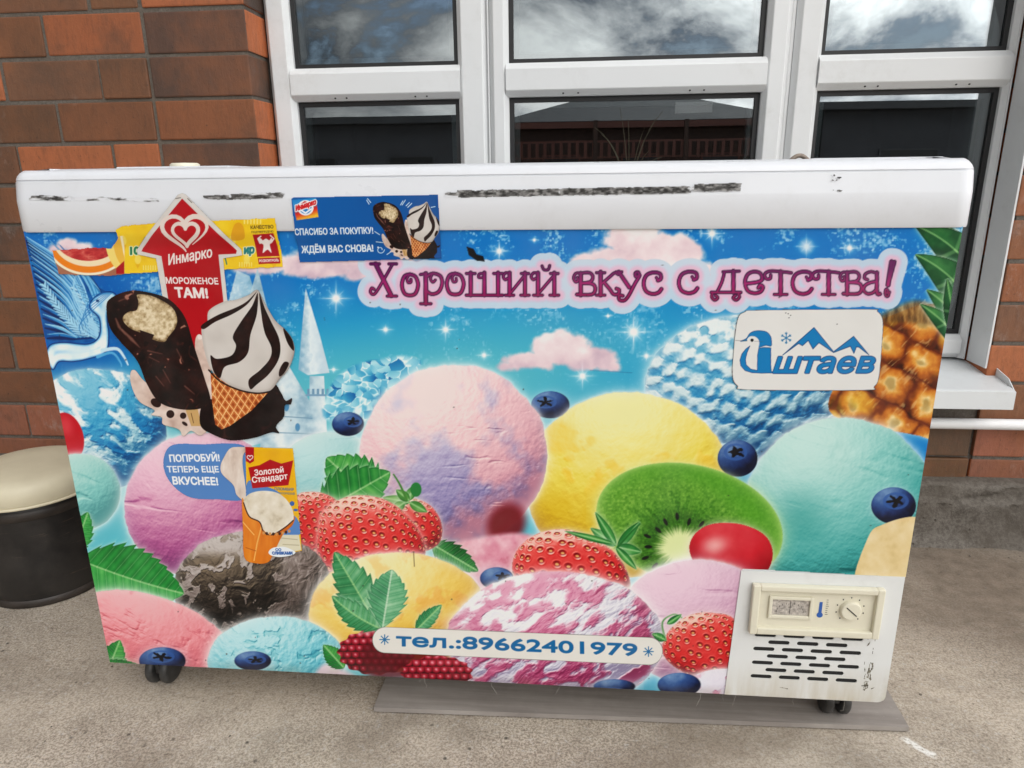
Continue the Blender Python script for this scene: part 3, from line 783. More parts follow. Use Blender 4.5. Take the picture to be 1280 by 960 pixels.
    c = c + (col((84, 160, 40)) - c) * (sh * .6)[..., None]
    A.blend(w, c, A.m(d)); A.blend(w, (196, 224, 140), .7 * np.exp(np.clip(d, -99, 0) / 4) * (d <= 0))
    for k in range(17):
        th = 2 * math.pi * k / 17 + .2; rr = .34 + .1 * ((k * 7) % 5) / 5
        px, py = 850 + 110 * rr * math.cos(th), 684 + 92 * rr * math.sin(th)
        A.ell(px, py, 4.8, 2.2, (14, 16, 12), .95, None, th)
    # big lilac pink scoop
    def t_big(u, v, X, Y, h, sd):
        m = ss(.30, .72, fbm(u, v, 34, 4, sd) + .55 * ss(.85, .05, np.hypot(X + .22, (Y - .32) * 1.0)) - .26)
        cr = ss(.82, .95, ridged(u * .35 + v * .1, v * 1.5, 24, 3, sd + 3)) * ss(.42, .6, fbm(u, v, 50, 2, sd + 4)) * ss(-.1, .3, X + .2)
        return 1.5 * fbm(u, v, 16, 5, sd) + .6 * fbm(u, v, 4, 3, sd + 1) - .9 * cr + .8 * m * fbm(u, v, 9, 3, 5), m, ((108, 100, 148), (152, 142, 186), (184, 174, 206), (214, 208, 226))
    scoop(A, 567, 568, 117, 112, ((188, 130, 150), (224, 172, 184), (240, 200, 206), (250, 228, 226)), t_big, seed=4, bump=1.0, amb=.1)
    A.ell(633, 655, 22, 26, (120, 14, 26), .9, 8, .6)
    A.poly([(545, 690), (600, 672), (660, 668), (720, 700), (720, 740), (560, 740)], lambda u, v, d: ramp(fbm(u, v, 14, 4, 2) + .15, (170, 40, 70), (226, 150, 170), (244, 206, 214)), 1, True, 4)
    # strawberries on the left with their leaves
    leaf(A, (470, 628), (408, 572), 36, teeth=8, depth=.2, veins=7, seed=1); leaf(A, (400, 640), (488, 590), 34, teeth=8, depth=.2, seed=2, veins=7)
    leaf(A, (540, 680), (598, 714), 16, ((12, 60, 30), (30, 116, 50), (90, 170, 84)), teeth=7, depth=.25, seed=3)
    A.poly([(372, 660), (390, 668), (396, 710), (372, 705)], (22, 84, 36), 1, True)
    strawberry(A, [(370, 622), (385, 615), (408, 618), (424, 632), (420, 668), (400, 694), (376, 690), (360, 660)], .3, 12, 1, dark=.05)
    strawberry(A, [(478, 632), (510, 622), (538, 632), (552, 655), (548, 680), (520, 690), (490, 670)], .5, 13.5, 2, dark=.05)
    for b_, t_ in [((512, 628), (478, 622)), ((512, 628), (534, 640)), ((508, 626), (520, 606)), ((506, 628), (488, 640)), ((512, 626), (495, 612))]: leaf(A, b_, t_, 6, ((36, 104, 40), (80, 150, 66), (150, 196, 118)), teeth=1, depth=0, veins=1)
    A.line([(508, 624), (500, 606), (492, 593)], (3.5, 2.5, 2), (78, 140, 62), 1, True); A.ell(520, 612, 7, 9, (44, 132, 66))
    strawberry(A, [(406, 636), (440, 620), (482, 625), (516, 652), (532, 690), (512, 720), (460, 735), (415, 730), (397, 700), (398, 660)], .25, 15.5, 3)
    # dark chocolate scoop
    def t_choc(u, v, X, Y, h, sd):
        u2 = u + 22 * (fbm(u, v, 24, 3, sd + 2) - .5); v2 = v + 22 * (fbm(u, v, 24, 3, sd + 4) - .5)
        rg = ridged(u2, v2, 26, 4, sd); n = fbm(u2, v2, 9.5, 5, sd + 1)
        cav = ss(.51, .59, n + .30 * (1 - rg) + .13 * ss(.8, .2, np.hypot(X + .1, Y - .05)) - .03) * ss(-.72, -.45, Y) * ss(.55, .2, X)
        cav = np.maximum(cav, .8 * ss(.6, .7, fbm(u, v, 7, 3, sd + 3)) * ss(-.5, -.75, Y) * .8)
        return 2.3 * n + 1.3 * rg - .8 * cav, cav, ((8, 8, 8), (24, 21, 19), (58, 50, 44), (146, 130, 110))
    scoop(A, 316, 735, 100, 72, ((42, 36, 33), (98, 86, 80), (150, 137, 131), (204, 196, 191)), t_choc, seed=3, bump=1.1, edge=.03, halo=.45, amb=.02)
    # cream yellow scoop at the bottom
    def t_cream(u, v, X, Y, h, sd):
        m = ss(.54, .66, fbm(u, v, 30, 4, sd)) * .8
        return 1.3 * fbm(u, v, 14, 5, sd) + .4 * m, m, ((186, 112, 30), (226, 158, 60), (240, 188, 96), (248, 214, 140))
    scoop(A, 497, 765, 111, 75, ((186, 128, 36), (230, 184, 70), (242, 212, 116), (250, 236, 180)), t_cream, seed=5, bump=.7, amb=.06)
    # ripple scoop
    strawberry(A, [(645, 690), (670, 668), (710, 662), (755, 680), (782, 710), (785, 745), (740, 760), (670, 740), (642, 720)], .2, 18.5, 4)
    for b_, t_, wd in [((770, 682), (738, 660), 7), ((770, 682), (744, 640), 6), ((772, 684), (800, 652), 6), ((772, 684), (802, 690), 7), ((770, 684), (796, 712), 5), ((768, 680), (706, 664), 4)]:
        leaf(A, b_, t_, wd, ((18, 84, 36), (44, 130, 58), (110, 180, 96)), teeth=1, depth=0, veins=1, halo=.4)
    A.line([(772, 684), (790, 664), (800, 655)], (3, 2.4, 2), (40, 116, 50))
    blueberry(A, 621, 723, 21, 14, (.35, -.2), 2)
    rip = ((136, 40, 84), (182, 80, 122), (212, 126, 160), (234, 178, 200))
    scoop(A, 873, 770, 96, 72, ((158, 104, 140), (196, 144, 176), (220, 178, 202), (240, 212, 226)), t_streak(.05, 40, 7), bump=.9, seed=1, amb=.06)
    w, u, v, d = A.poly([(862, 690), (868, 668), (890, 655), (925, 655), (955, 668), (966, 690), (958, 715), (930, 728), (880, 716)], lambda u, v, d: ramp(.5 + .35 * np.clip(-d / 28, 0, 1) - .012 * (v - 682) + .2 * (fbm(u, v, 14, 3) - .5), (110, 6, 20), (172, 14, 34), (206, 36, 52), (226, 90, 96)), 1, True)
    A.ell(893, 682, 13, 9, (246, 206, 200), .75, 9, -.2); A.blend(w, (250, 230, 225), .5 * np.exp(-np.clip(d, 0, 99) / 4) * (d > 0))
    w = A.win(845, 690, 990, 760); u, v = A.uv(w)
    scoop(A, 873, 778, 100, 78, ((158, 104, 140), (196, 144, 176), (220, 178, 202), (240, 212, 226)), t_streak(.05, 40, 7), bump=.9, seed=1, amb=.06)
    scoop(A, 694, 800, 136, 86, rip, t_two(((150, 140, 170), (204, 200, 216), (236, 234, 240), (250, 250, 252)), (.49), .10, 15, 1, (1.5, .7), 2.2, -.55), seed=3, bump=1.15, edge=.025)
    strawberry(A, [(835, 790), (860, 770), (890, 766), (920, 778), (920, 840), (880, 850), (845, 835), (828, 815)], .3, 15, 5)
    A.line([(832, 800), (828, 778), (842, 768), (852, 772)], (3, 2, 2), (120, 164, 110), 1, True); leaf(A, (832, 800), (815, 792), 5, teeth=1, depth=0); leaf(A, (834, 780), (852, 768), 4, teeth=1, depth=0)
    scoop(A, 905, 882, 62, 46, ((120, 104, 150), (176, 160, 196), (214, 204, 224), (240, 236, 244)), t_two(rip, .6, .06, 16, 2), seed=2)
    blueberry(A, 849, 856, 27, 15, (.2, 1.5), 1); blueberry(A, 768, 858, 26, 9, (-.1, .6), 3)
    # pink scoop and leaf at the lower left
    leaf(A, (100, 700), (230, 742), 40, ((14, 92, 40), (40, 146, 64), (104, 192, 104)), teeth=11, depth=.14, veins=12, seed=1, fat=.45, bend=.02)
    leaf(A, (92, 690), (110, 640), 16, ((14, 92, 40), (40, 146, 64), (104, 192, 104)), teeth=6, depth=.2, seed=2)
    def t_pink(u, v, X, Y, h, sd):
        k, q = math.cos(.45), math.sin(.45); a, b = k * u + q * v, -q * u + k * v
        rg = ridged(a * .45, b * 1.3, 24, 4, sd)
        m = ss(.62, .75, fbm(u, v, 26, 3, sd + 1) + .2 * ss(.3, 0, np.hypot(X + .5, Y + .75)) + .25 * ss(.32, .05, np.hypot(X - .45, Y - .55)) - .05)
        return 1.3 * fbm(u, v, 10, 5, sd) - 1.4 * ss(.68, .95, rg) + .8 * rg - .3 * m, m, ((110, 8, 24), (168, 20, 44), (206, 60, 80), (240, 160, 170))
    scoop(A, 190, 812, 116, 66, ((170, 62, 78), (214, 104, 118), (234, 142, 150), (248, 190, 194)), t_pink, rot=.36, seed=2, bump=1.1)
    def t_turq(u, v, X, Y, h, sd):
        c = ss(.66, .8, ridged(u, v * 1.2, 20, 3, sd)) * ss(.45, .6, fbm(u, v, 26, 2, sd + 1))
        return 1.6 * fbm(u, v, 6, 4, sd) - 1.2 * c, c * .5, ((20, 110, 130), (52, 150, 166), (96, 186, 196), (150, 214, 220))
    scoop(A, 345, 828, 86, 58, ((60, 150, 176), (104, 190, 206), (146, 214, 224), (200, 236, 240)), t_turq, seed=1, amb=.05)
    A.poly([(390, 850), (405, 830), (430, 838), (450, 850), (450, 870), (390, 866)], (228, 212, 222), 1, True, 4)
    leaf(A, (130, 850), (150, 800), 18, seed=3, teeth=7); leaf(A, (120, 832), (176, 832), 8, seed=4)
    blueberry(A, 203, 826, 29, 17, (-.05, -.3), 5); blueberry(A, 316, 826, 23, 12, (.15, -.1), 2)
    # raspberries
    def rasp(cx, cy, rx, ry, sd):
        w = A.win(cx - rx - 8, cy - ry - 8, cx + rx + 8, cy + ry + 8); u, v = A.uv(w)
        X, Y = (u - cx) / rx, (v - cy) / ry; r_ = np.hypot(X, Y) * (1 + .04 * np.cos(np.arctan2(Y, X) * 15)); d = (r_ - 1) * min(rx, ry)
        b = (v - cy) / 8.5; row = np.floor(b); a = (u - cx) / 10 + .5 * (row % 2); fa, fb = a - np.floor(a) - .5, b - row - .5
        dome = np.clip(1 - np.hypot(fa * 1.8, fb * 1.8), 0, 1); lam = dome * .8 - .5 * fb - .2 * fa + .15 - .25 * Y
        A.blend(w, ramp(lam + .15 * (fbm(u, v, 5, 3, sd) - .5), (66, 4, 18), (134, 14, 36), (182, 40, 62), (226, 120, 136)), A.m(d))
        A.blend(w, (250, 225, 228), .7 * ss(.22, .05, np.hypot(fa + .1, fb + .16)) * A.m(d) * .6)
    leaf(A, (430, 835), (404, 806), 12, seed=2); leaf(A, (545, 812), (590, 790), 12, seed=2)
    rasp(470, 815, 47, 28, 1); A.poly([(455, 806), (520, 800), (560, 830), (470, 850)], (98, 10, 26), .75, True, 6); rasp(546, 842, 44, 22, 2)
    # mint leaves over the cream scoop
    mg = ((22, 92, 58), (60, 146, 92), (140, 196, 150))
    leaf(A, (478, 792), (418, 690), 24, mg, teeth=9, depth=.22, veins=10, seed=1, fat=.5)
    leaf(A, (474, 785), (415, 745), 16, mg, teeth=7, depth=.22, seed=3, bend=-.05); leaf(A, (478, 786), (490, 712), 24, ((40, 116, 80), (92, 168, 120), (176, 216, 180)), teeth=8, depth=.2, veins=9, seed=2, fat=.55, vein=(215, 235, 210)); leaf(A, (520, 788), (552, 756), 10, mg, seed=2, teeth=6)
    A.line([(478, 790), (500, 800)], 2.2, (70, 140, 80))
    slogan(A)
    # torn black scrap, scratches and small dirt on the vinyl
    A.poly([(583, 308), (592, 311), (596, 318), (604, 320), (606, 327), (596, 326), (586, 319)], (12, 14, 18), 1, False)
    A.line([(517, 690), (518, 708)], .9, (90, 60, 20), .8); A.line([(738, 463), (790, 466)], .8, (30, 90, 140), .5)
    _r = random.Random(5)
    for k in range(60):
        A.ell(_r.uniform(60, 1150), _r.uniform(300, 850), _r.uniform(.5, 1.2), _r.uniform(.4, 1.0), (60, 50, 50), .7)
    A.blend(w0, (150, 130, 110), .35 * ss(14, 0, (828 + .0517 * (U - 137)) - V) * fbm(U, V, 16, 3, 2))
    # the vinyl is cut away over the white service corner
    lim = poly_d(U, V, [(928, 711), (1140, 722.5), (1125, 900), (903, 900)])
    A.A[:] = (lim > 0).astype(np.float32)
    return A
# ------------------------------------------------------------------ stickers
def popsicle_and_cone(A, f, small=False):
    # chocolate ice cream bar with a bite and a swirled cone; f maps drawing units to art units
    T = lambda P: [f(*p) for p in P]
    sc = abs(f(100, 0)[0] - f(0, 0)[0]) / 100.0
    def choc(u, v, d):
        n = ridged(u, v * .8, 20 * sc, 3, 2); m_ = fbm(u, v, 16 * sc, 4, 1)
        f_ = ridged(u + .6 * v, v * .5 - u * .3, 13 * sc, 2, 4)
        g = .2 + .7 * (m_ - .42) + .8 * ss(.86, .98, n) * ss(.38, .6, m_) + .4 * ss(.84, .97, f_) * ss(.5, .35, m_) - .25 * ss(.35, .15, f_)
        return ramp(g, (18, 7, 7), (46, 20, 17), (86, 44, 36), (168, 120, 104))
    def milk(u, v, d): return ramp(.55 + .8 * (fbm(u, v, 12 * sc, 3, 4) - .5), (170, 140, 128), (218, 196, 184), (240, 228, 220))
    mask = np.full(A.U.shape, 99.0)
    def P_(P, c, smooth=True, **k):
        Q = T(P); r = A.poly(Q, c, 1, smooth, **k)
        w = r[0]; mask[w] = np.minimum(mask[w], r[3]); return r
    # cream splash behind
    P_([(170, 462), (182, 476), (202, 488), (244, 500), (262, 530), (252, 544), (240, 538), (230, 545), (224, 536), (205, 530), (203, 521), (190, 518), (194, 512), (176, 502), (166, 484), (164, 466)], milk)
    P_([(245, 425), (254, 421), (266, 470), (268, 500), (258, 500), (248, 462)], milk)
    A.ell(*f(251, 421), 3 * sc, 3 * sc, (240, 226, 220))
    for a in [(196, 503, 7, 5), (214, 517, 5, 5), (230, 519, 4, 4), (232, 529, 4, 2)]: A.ell(*f(a[0], a[1]), a[2] * sc, a[3] * sc, (50, 24, 20), 1, None, .6)
    A.poly(T([(233, 512), (248, 510), (253, 532), (240, 532)]), (206, 170, 116)); A.line(T([(240, 516), (243, 528)]), 1 * sc, (120, 86, 50))
    # chocolate splash
    P_([(252, 510), (262, 498), (285, 505), (320, 495), (343, 480), (352, 490), (358, 500), (366, 497), (364, 505), (357, 506), (356, 520), (346, 532), (350, 541), (340, 540), (318, 547), (290, 550), (268, 543), (252, 532)],
       lambda u, v, d: ramp(.25 + .5 * (fbm(u, v, 14 * sc, 3, 3) - .4) + .4 * ss(.88, .98, ridged(u, v, 30 * sc, 2, 1)), (14, 6, 6), (40, 15, 15), (84, 46, 42)))
    # bar
    P_([(134, 383), (140, 372), (158, 364), (176, 363), (205, 370), (222, 382), (234, 400), (243, 430), (256, 470), (264, 500), (252, 510), (226, 511), (200, 502), (184, 478), (172, 450), (150, 425), (138, 408)], choc)
    def bite(u, v, d): return ramp(.35 + .9 * (fbm(u, v, 3.5 * sc, 3, 2) - .3) - .35 * ss(-5, 0, d), (120, 96, 66), (192, 170, 132), (228, 212, 180), (242, 232, 208))
    A.poly(T([(173, 368), (192, 370), (214, 382), (222, 395), (221, 408), (212, 420), (206, 427), (192, 424), (178, 416), (164, 410), (155, 400), (158, 392), (172, 384), (174, 376)]), bite, 1, True)
    A.poly(T([(176, 412), (194, 418), (189, 428), (178, 424)]), (44, 20, 17)); A.poly(T([(150, 372), (168, 366), (174, 376), (171, 388), (156, 386)]), choc, 1, True)
    _r = random.Random(3)
    for P, w_ in [([(146, 398), (150, 408), (158, 418)], 3.5), ([(154, 412), (166, 424), (176, 434)], 4), ([(186, 438), (204, 442)], 3), ([(196, 470), (206, 482)], 2), ([(205, 462), (214, 478)], 2), ([(232, 482), (244, 492)], 3), ([(222, 436), (230, 452)], 2), ([(188, 446), (200, 452)], 2), ([(150, 376), (160, 372)], 2.5)]:
        A.line(T(P), (w_ * .5 * sc, w_ * sc, .4 * sc), (150, 106, 92), .75, False, 1.4 * sc)
    # cone
    def wafer(u, v, d):
        a, b = (u * .8 + v * .45) / (7.5 * sc), (u * .75 - v * .62) / (7.5 * sc)
        g = np.minimum(np.abs(a - np.round(a)), np.abs(b - np.round(b)))
        return ramp(.5 + .5 * (fbm(u, v, 14 * sc, 3) - .5) + .5 * ss(.12, .0, g) - .3 * ss(.2, .35, g), (120, 54, 20), (188, 98, 44), (216, 138, 74), (244, 206, 150))
    P_([(264, 464), (300, 484), (336, 490), (316, 512), (288, 532), (278, 536), (270, 530), (266, 500)], wafer, False)
    # swirl
    def cream(u, v, d): return ramp(.72 - .32 * ss(-.9, .9, (u - f(318, 0)[0]) / (60 * sc)) * ss(-14, 0, d / sc) + .35 * (fbm(u, v, 30 * sc, 3, 1) - .5) - .2 * ss(-5, 0, d / sc), (130, 118, 114), (186, 178, 172), (212, 206, 200), (228, 224, 220))
    P_([(323, 362), (332, 378), (345, 400), (358, 412), (367, 425), (369, 440), (362, 460), (350, 474), (338, 488), (318, 490), (290, 482), (268, 466), (260, 450), (255, 430), (253, 410), (260, 404), (262, 388), (280, 377), (296, 374), (312, 368)], cream)
    dk = lambda u, v, d: ramp(.3 + .8 * (fbm(u, v, 10 * sc, 3, 2) - .45), (22, 10, 9), (48, 22, 18), (96, 58, 48))
    A.poly(T([(322, 364), (310, 380), (292, 392), (270, 402), (256, 411), (253, 406), (272, 394), (296, 384), (310, 376)]), dk, 1, True)
    A.poly(T([(323, 366), (322, 392), (314, 418), (311, 440), (300, 452), (282, 458), (276, 472), (268, 464), (264, 444), (272, 448), (290, 444), (296, 432), (292, 420), (302, 402), (316, 382)]), dk, 1, True)
    A.poly(T([(325, 366), (332, 385), (340, 402), (350, 424), (350, 446), (338, 466), (322, 480), (314, 486), (312, 474), (326, 462), (338, 448), (340, 434), (332, 416), (328, 396)]), dk, 1, True)
    A.poly(T([(355, 410), (366, 424), (368, 438), (360, 428)]), dk, 1, True); A.poly(T([(356, 452), (362, 454), (356, 466), (350, 470), (350, 462)]), dk, 1, True)
    A.line(T([(262, 462), (276, 476), (300, 487), (322, 491), (338, 489)]), 2 * sc, (40, 22, 18), 1, True)
    A.line(T([(268, 478), (276, 528)]), 1.2 * sc, (240, 200, 140), .6)
    return mask

def heart(cx, cy, sx, sy, n=40):
    t = np.linspace(0, 2 * np.pi, n)
    x = 16 * np.sin(t) ** 3; y = 13 * np.cos(t) - 5 * np.cos(2 * t) - 2 * np.cos(3 * t) - np.cos(4 * t)
    return np.c_[cx + sx * x / 16, cy - sy * (y + 2) / 14]

def sticker_profile(Z):
    # over the printed sheet, then over the lower step of the lid frame
    t = np.clip((Z - 0.712) / 0.025, 0, 1)
    return -0.0018 - 0.0047 * t * t * (3 - 2 * t)

def paint_arrow():
    A = Art.over(124, 232, 378, 556, 0.0006)
    out = [(231, 241), (236, 243), (303, 312), (304, 319), (280, 323), (288, 400), (283, 442), (216, 442), (196, 323), (173, 318), (172, 312), (226, 243)]
    inn = [(231, 248), (297, 313), (296, 317), (274, 318), (283, 402), (280, 440), (222, 440), (203, 320), (178, 314), (180, 310)]
    w, u, v, d0 = A.poly(out, lambda u, v, d: ramp(.7 + .5 * (fbm(u, v, 9, 3) - .5), (180, 174, 166), (214, 208, 202), (226, 222, 218)))
    m = np.full(A.U.shape, 99.0); m[w] = d0
    A.poly(inn, lambda u, v, d: ramp(.5 + .5 * (fbm(u, v, 40, 3) - .5), (160, 4, 22), (182, 8, 30), (196, 20, 40)))
    H1 = heart(234, 292, 28, 22); cr = (228, 214, 206)
    A.line(H1[21:], (1.5, 5, 5.5, 5, 4), cr); A.line(H1[:16], (4, 6.5, 6, 3, 1), cr)
    H2 = heart(235, 293, 16, 14); A.line(H2[21:], (4, 4, 4, 5, 4), cr); A.line(H2[:20], (4, 5, 5, 5, 4), cr)
    H3 = heart(236, 292, 7, 7); A.line(H3[23:], (1, 2, 2), (182, 8, 30), .0)
    A.text('Инмарко', (212, 331), (266, 321), 13, (236, 228, 222), .4, .12)
    A.text('МОРОЖЕНОЕ', (209, 354), (274, 355), 7.8, (238, 230, 226), .35)
    A.text('ТАМ!', (221, 371), (261, 372), 12, (238, 230, 226), .8)
    for k, (a, b) in enumerate([((223, 248), (229, 247)), ((238, 248), (243, 253))]): A.line([a, b], 1.2, (90, 84, 80), .7)
    m2 = popsicle_and_cone(A, lambda x, y: (x, y))
    A.A[:] = (np.minimum(m, m2) < 0)
    return A

def paint_promo():
    A = Art.over(62, 268, 362, 352, 0.0008); U, V = A.U, A.V
    w = (slice(0, A.nz), slice(0, A.nx))
    y_ = ramp(.5 + .6 * (fbm(U, V, 20, 3) - .5), (226, 178, 24), (240, 204, 44), (248, 222, 88)); A.C[:] = y_
    pale = (250, 228, 130)
    for k, x in enumerate(range(156, 352, 17)):
        A.ell(x, 300 + 24 * (k % 2), 4, 6, pale, .7); A.poly([(x - 3, 306 + 24 * (k % 2)), (x + 3, 306 + 24 * (k % 2)), (x, 316 + 20 * (k % 2))], (232, 180, 40), .8)
    for k in range(6): A.line([(308 + 4 * k, 274), (308 + 4 * k, 279)], 1.8, pale); A.line([(180 + 3 * k, 332), (180 + 3 * k, 337)], 1.2, pale); A.line([(300 + 3 * k, 328), (300 + 3 * k, 333)], 1.2, pale)
    A.poly([(292, 290), (296, 280), (302, 278), (307, 284), (307, 298), (292, 300)], (222, 160, 40), .8, True)
    # halved grapefruit on the torn left end
    wl = A.win(60, 296, 158, 350); u, v = A.uv(wl)
    k = ss(157, 155.5, u); base = ramp(.5 + .4 * (fbm(u, v, 14, 3) - .5), (150, 90, 70), (196, 150, 120)); A.blend(wl, base, k)
    for cx, cy, rx, ry, c in [(112, 300, 54, 44, (250, 236, 210)), (112, 300, 51, 41, (236, 140, 40)), (112, 299, 45, 34, (248, 226, 190)), (111, 298, 41, 28, None), (160, 296, 28, 46, (246, 220, 130)), (162, 296, 20, 40, (236, 190, 80)), (163, 296, 10, 34, (250, 236, 200))]:
        d = (np.hypot((u - cx) / rx, (v - cy) / ry) - 1) * min(rx, ry)
        cc = ramp(.5 + 1.0 * (ridged(u, v * 2, 14, 3, 2) - .6), (150, 30, 40), (196, 66, 66), (228, 140, 120)) if c is None else c
        A.blend(wl, cc, A.m(d) * k)
    A.poly([(146, 335), (156, 326), (156, 342), (146, 342)], (176, 24, 34), 1)
    A.text('100', (164, 318), (181, 317), 9.5, (40, 130, 90), .8, .15, halo=(240, 240, 200), hw=1)
    A.text('ир', (306, 317), (318, 316), 9.5, (40, 130, 130), .8, .15, halo=(240, 240, 200), hw=1)
    A.line([(282, 322), (284, 330)], 1.6, (60, 130, 110))
    A.text('КАЧЕСТВО', (316, 286), (344, 285), 4.2, (96, 78, 30), .2); A.text('ПОДТВЕРЖДЕНО', (317, 291), (344, 290), 2.4, (110, 90, 30), .1)
    A.poly([(318, 293), (344, 291), (350, 320), (322, 321)], (176, 20, 36))
    A.poly([(330, 300), (334, 298), (338, 300), (341, 297), (342, 302), (338, 306), (340, 316), (335, 312), (329, 316), (330, 306), (325, 303), (325, 297), (328, 298)], (238, 228, 224), 1, True); A.line([(326, 304), (324, 298), (328, 295)], 1.6, (238, 228, 224)); A.line([(340, 303), (344, 298), (340, 294)], 1.6, (238, 228, 224))
    A.poly([(323, 322.5), (350, 321.5), (351, 329), (324, 330)], (176, 20, 36)); A.text('РОСКОНТРОЛЬ', (325, 327.5), (349, 326.5), 3.0, (240, 230, 226), .25)
    P = [(66, 313), (120, 309), (140, 310), (150, 298), (148, 287), (156, 282), (200, 278), (276, 275), (346, 272), (355, 334), (250, 338), (158, 342), (140, 345), (100, 344), (74, 343)]
    A.A[:] = poly_d(U + 1.5 * (fbm(U, V, 6, 3, 1) - .5), V + 2.0 * (fbm(U, V, 5, 3, 2) - .5), P) < 0
    return A

def paint_thanks():
    A = Art.over(364, 241, 555, 331, 0.0006); U, V = A.U, A.V
    A.C[:] = ramp(.5 + .25 * (fbm(U, V, 50, 3) - .5) - .002 * (U - 460), (2, 76, 140), (6, 96, 166), (12, 110, 182))
    w = (slice(0, A.nz), slice(0, A.nx))
    A.poly([(367, 250), (397, 247), (400, 271), (373, 275)], lambda u, v, d: ramp((v - 248) / 26 + .012 * (u - 380), (40, 140, 206), (60, 160, 214), (214, 46, 40), (238, 190, 60)))
    A.ell(384, 259.5, 10, 9.5, (236, 238, 240)); A.ell(384, 260, 7.5, 7, (52, 140, 204)); A.line([(378, 262), (384, 266), (391, 261)], 2, (240, 240, 244)); A.line([(377, 257), (383, 252), (390, 255)], 1.8, (200, 40, 40))
    A.text('Инмарко', (372, 263.5), (397, 255), 6.5, (206, 30, 36), .5, .1, halo=(244, 244, 244), hw=1.0)
    A.text('СПАСИБО ЗА ПОКУПКУ!', (371, 293.5), (468, 291.5), 8.0, (226, 232, 238), .3)
    A.text('ЖДЁМ ВАС СНОВА!', (378, 316), (467, 314), 8.6, (226, 232, 238), .4)
    for a, b in [((460, 250), (463, 255)), ((461, 248), (465, 253)), ((505, 251), (502, 256)), ((508, 250), (504, 256)), ((513, 253), (509, 257)), ((516, 254), (511, 259)), ((470, 289), (476, 293)), ((471, 302), (479, 303)), ((484, 318), (490, 314)), ((545, 258), (540, 259)), ((545, 316), (536, 315))]: A.line([a, b], 1.0, (206, 224, 238))
    A.line(spiral(476, 312, 5, 2, 0, 1.0, 12), .9, (206, 224, 238)); A.ell(473, 309, 1, 1, (226, 232, 238))
    k = .355
    popsicle_and_cone(A, lambda x, y: (467 + (x - 132) * k, 252 + (y - 362) * .40))
    A.A[:] = poly_d(U, V, [(366, 248.5), (369, 246.5), (549, 243), (552.5, 323), (375, 328)]) < 0
    return A

def paint_bubble():
    A = Art.over(200, 550, 305, 628, 0.0006); U, V = A.U, A.V
    A.C[:] = ramp(.5 + .2 * (fbm(U, V, 30, 2) - .5), (84, 130, 190), (96, 142, 200), (104, 150, 206))
    A.text('ПОПРОБУЙ!', (213, 577), (275, 576), 8.8, (244, 246, 250), .4); A.text('ТЕПЕРЬ ЕЩЕ', (210, 590), (274, 590), 7.6, (244, 246, 250), .3); A.text('ВКУСНЕЕ!', (217, 605), (273, 606), 9.5, (244, 246, 250), .5)
    P = crom([(216, 556), (250, 555), (310, 560), (310, 620), (270, 624), (240, 622), (220, 610), (207, 592), (205, 572)], 8)
    A.A[:] = poly_d(U, V, P) < 0
    return A

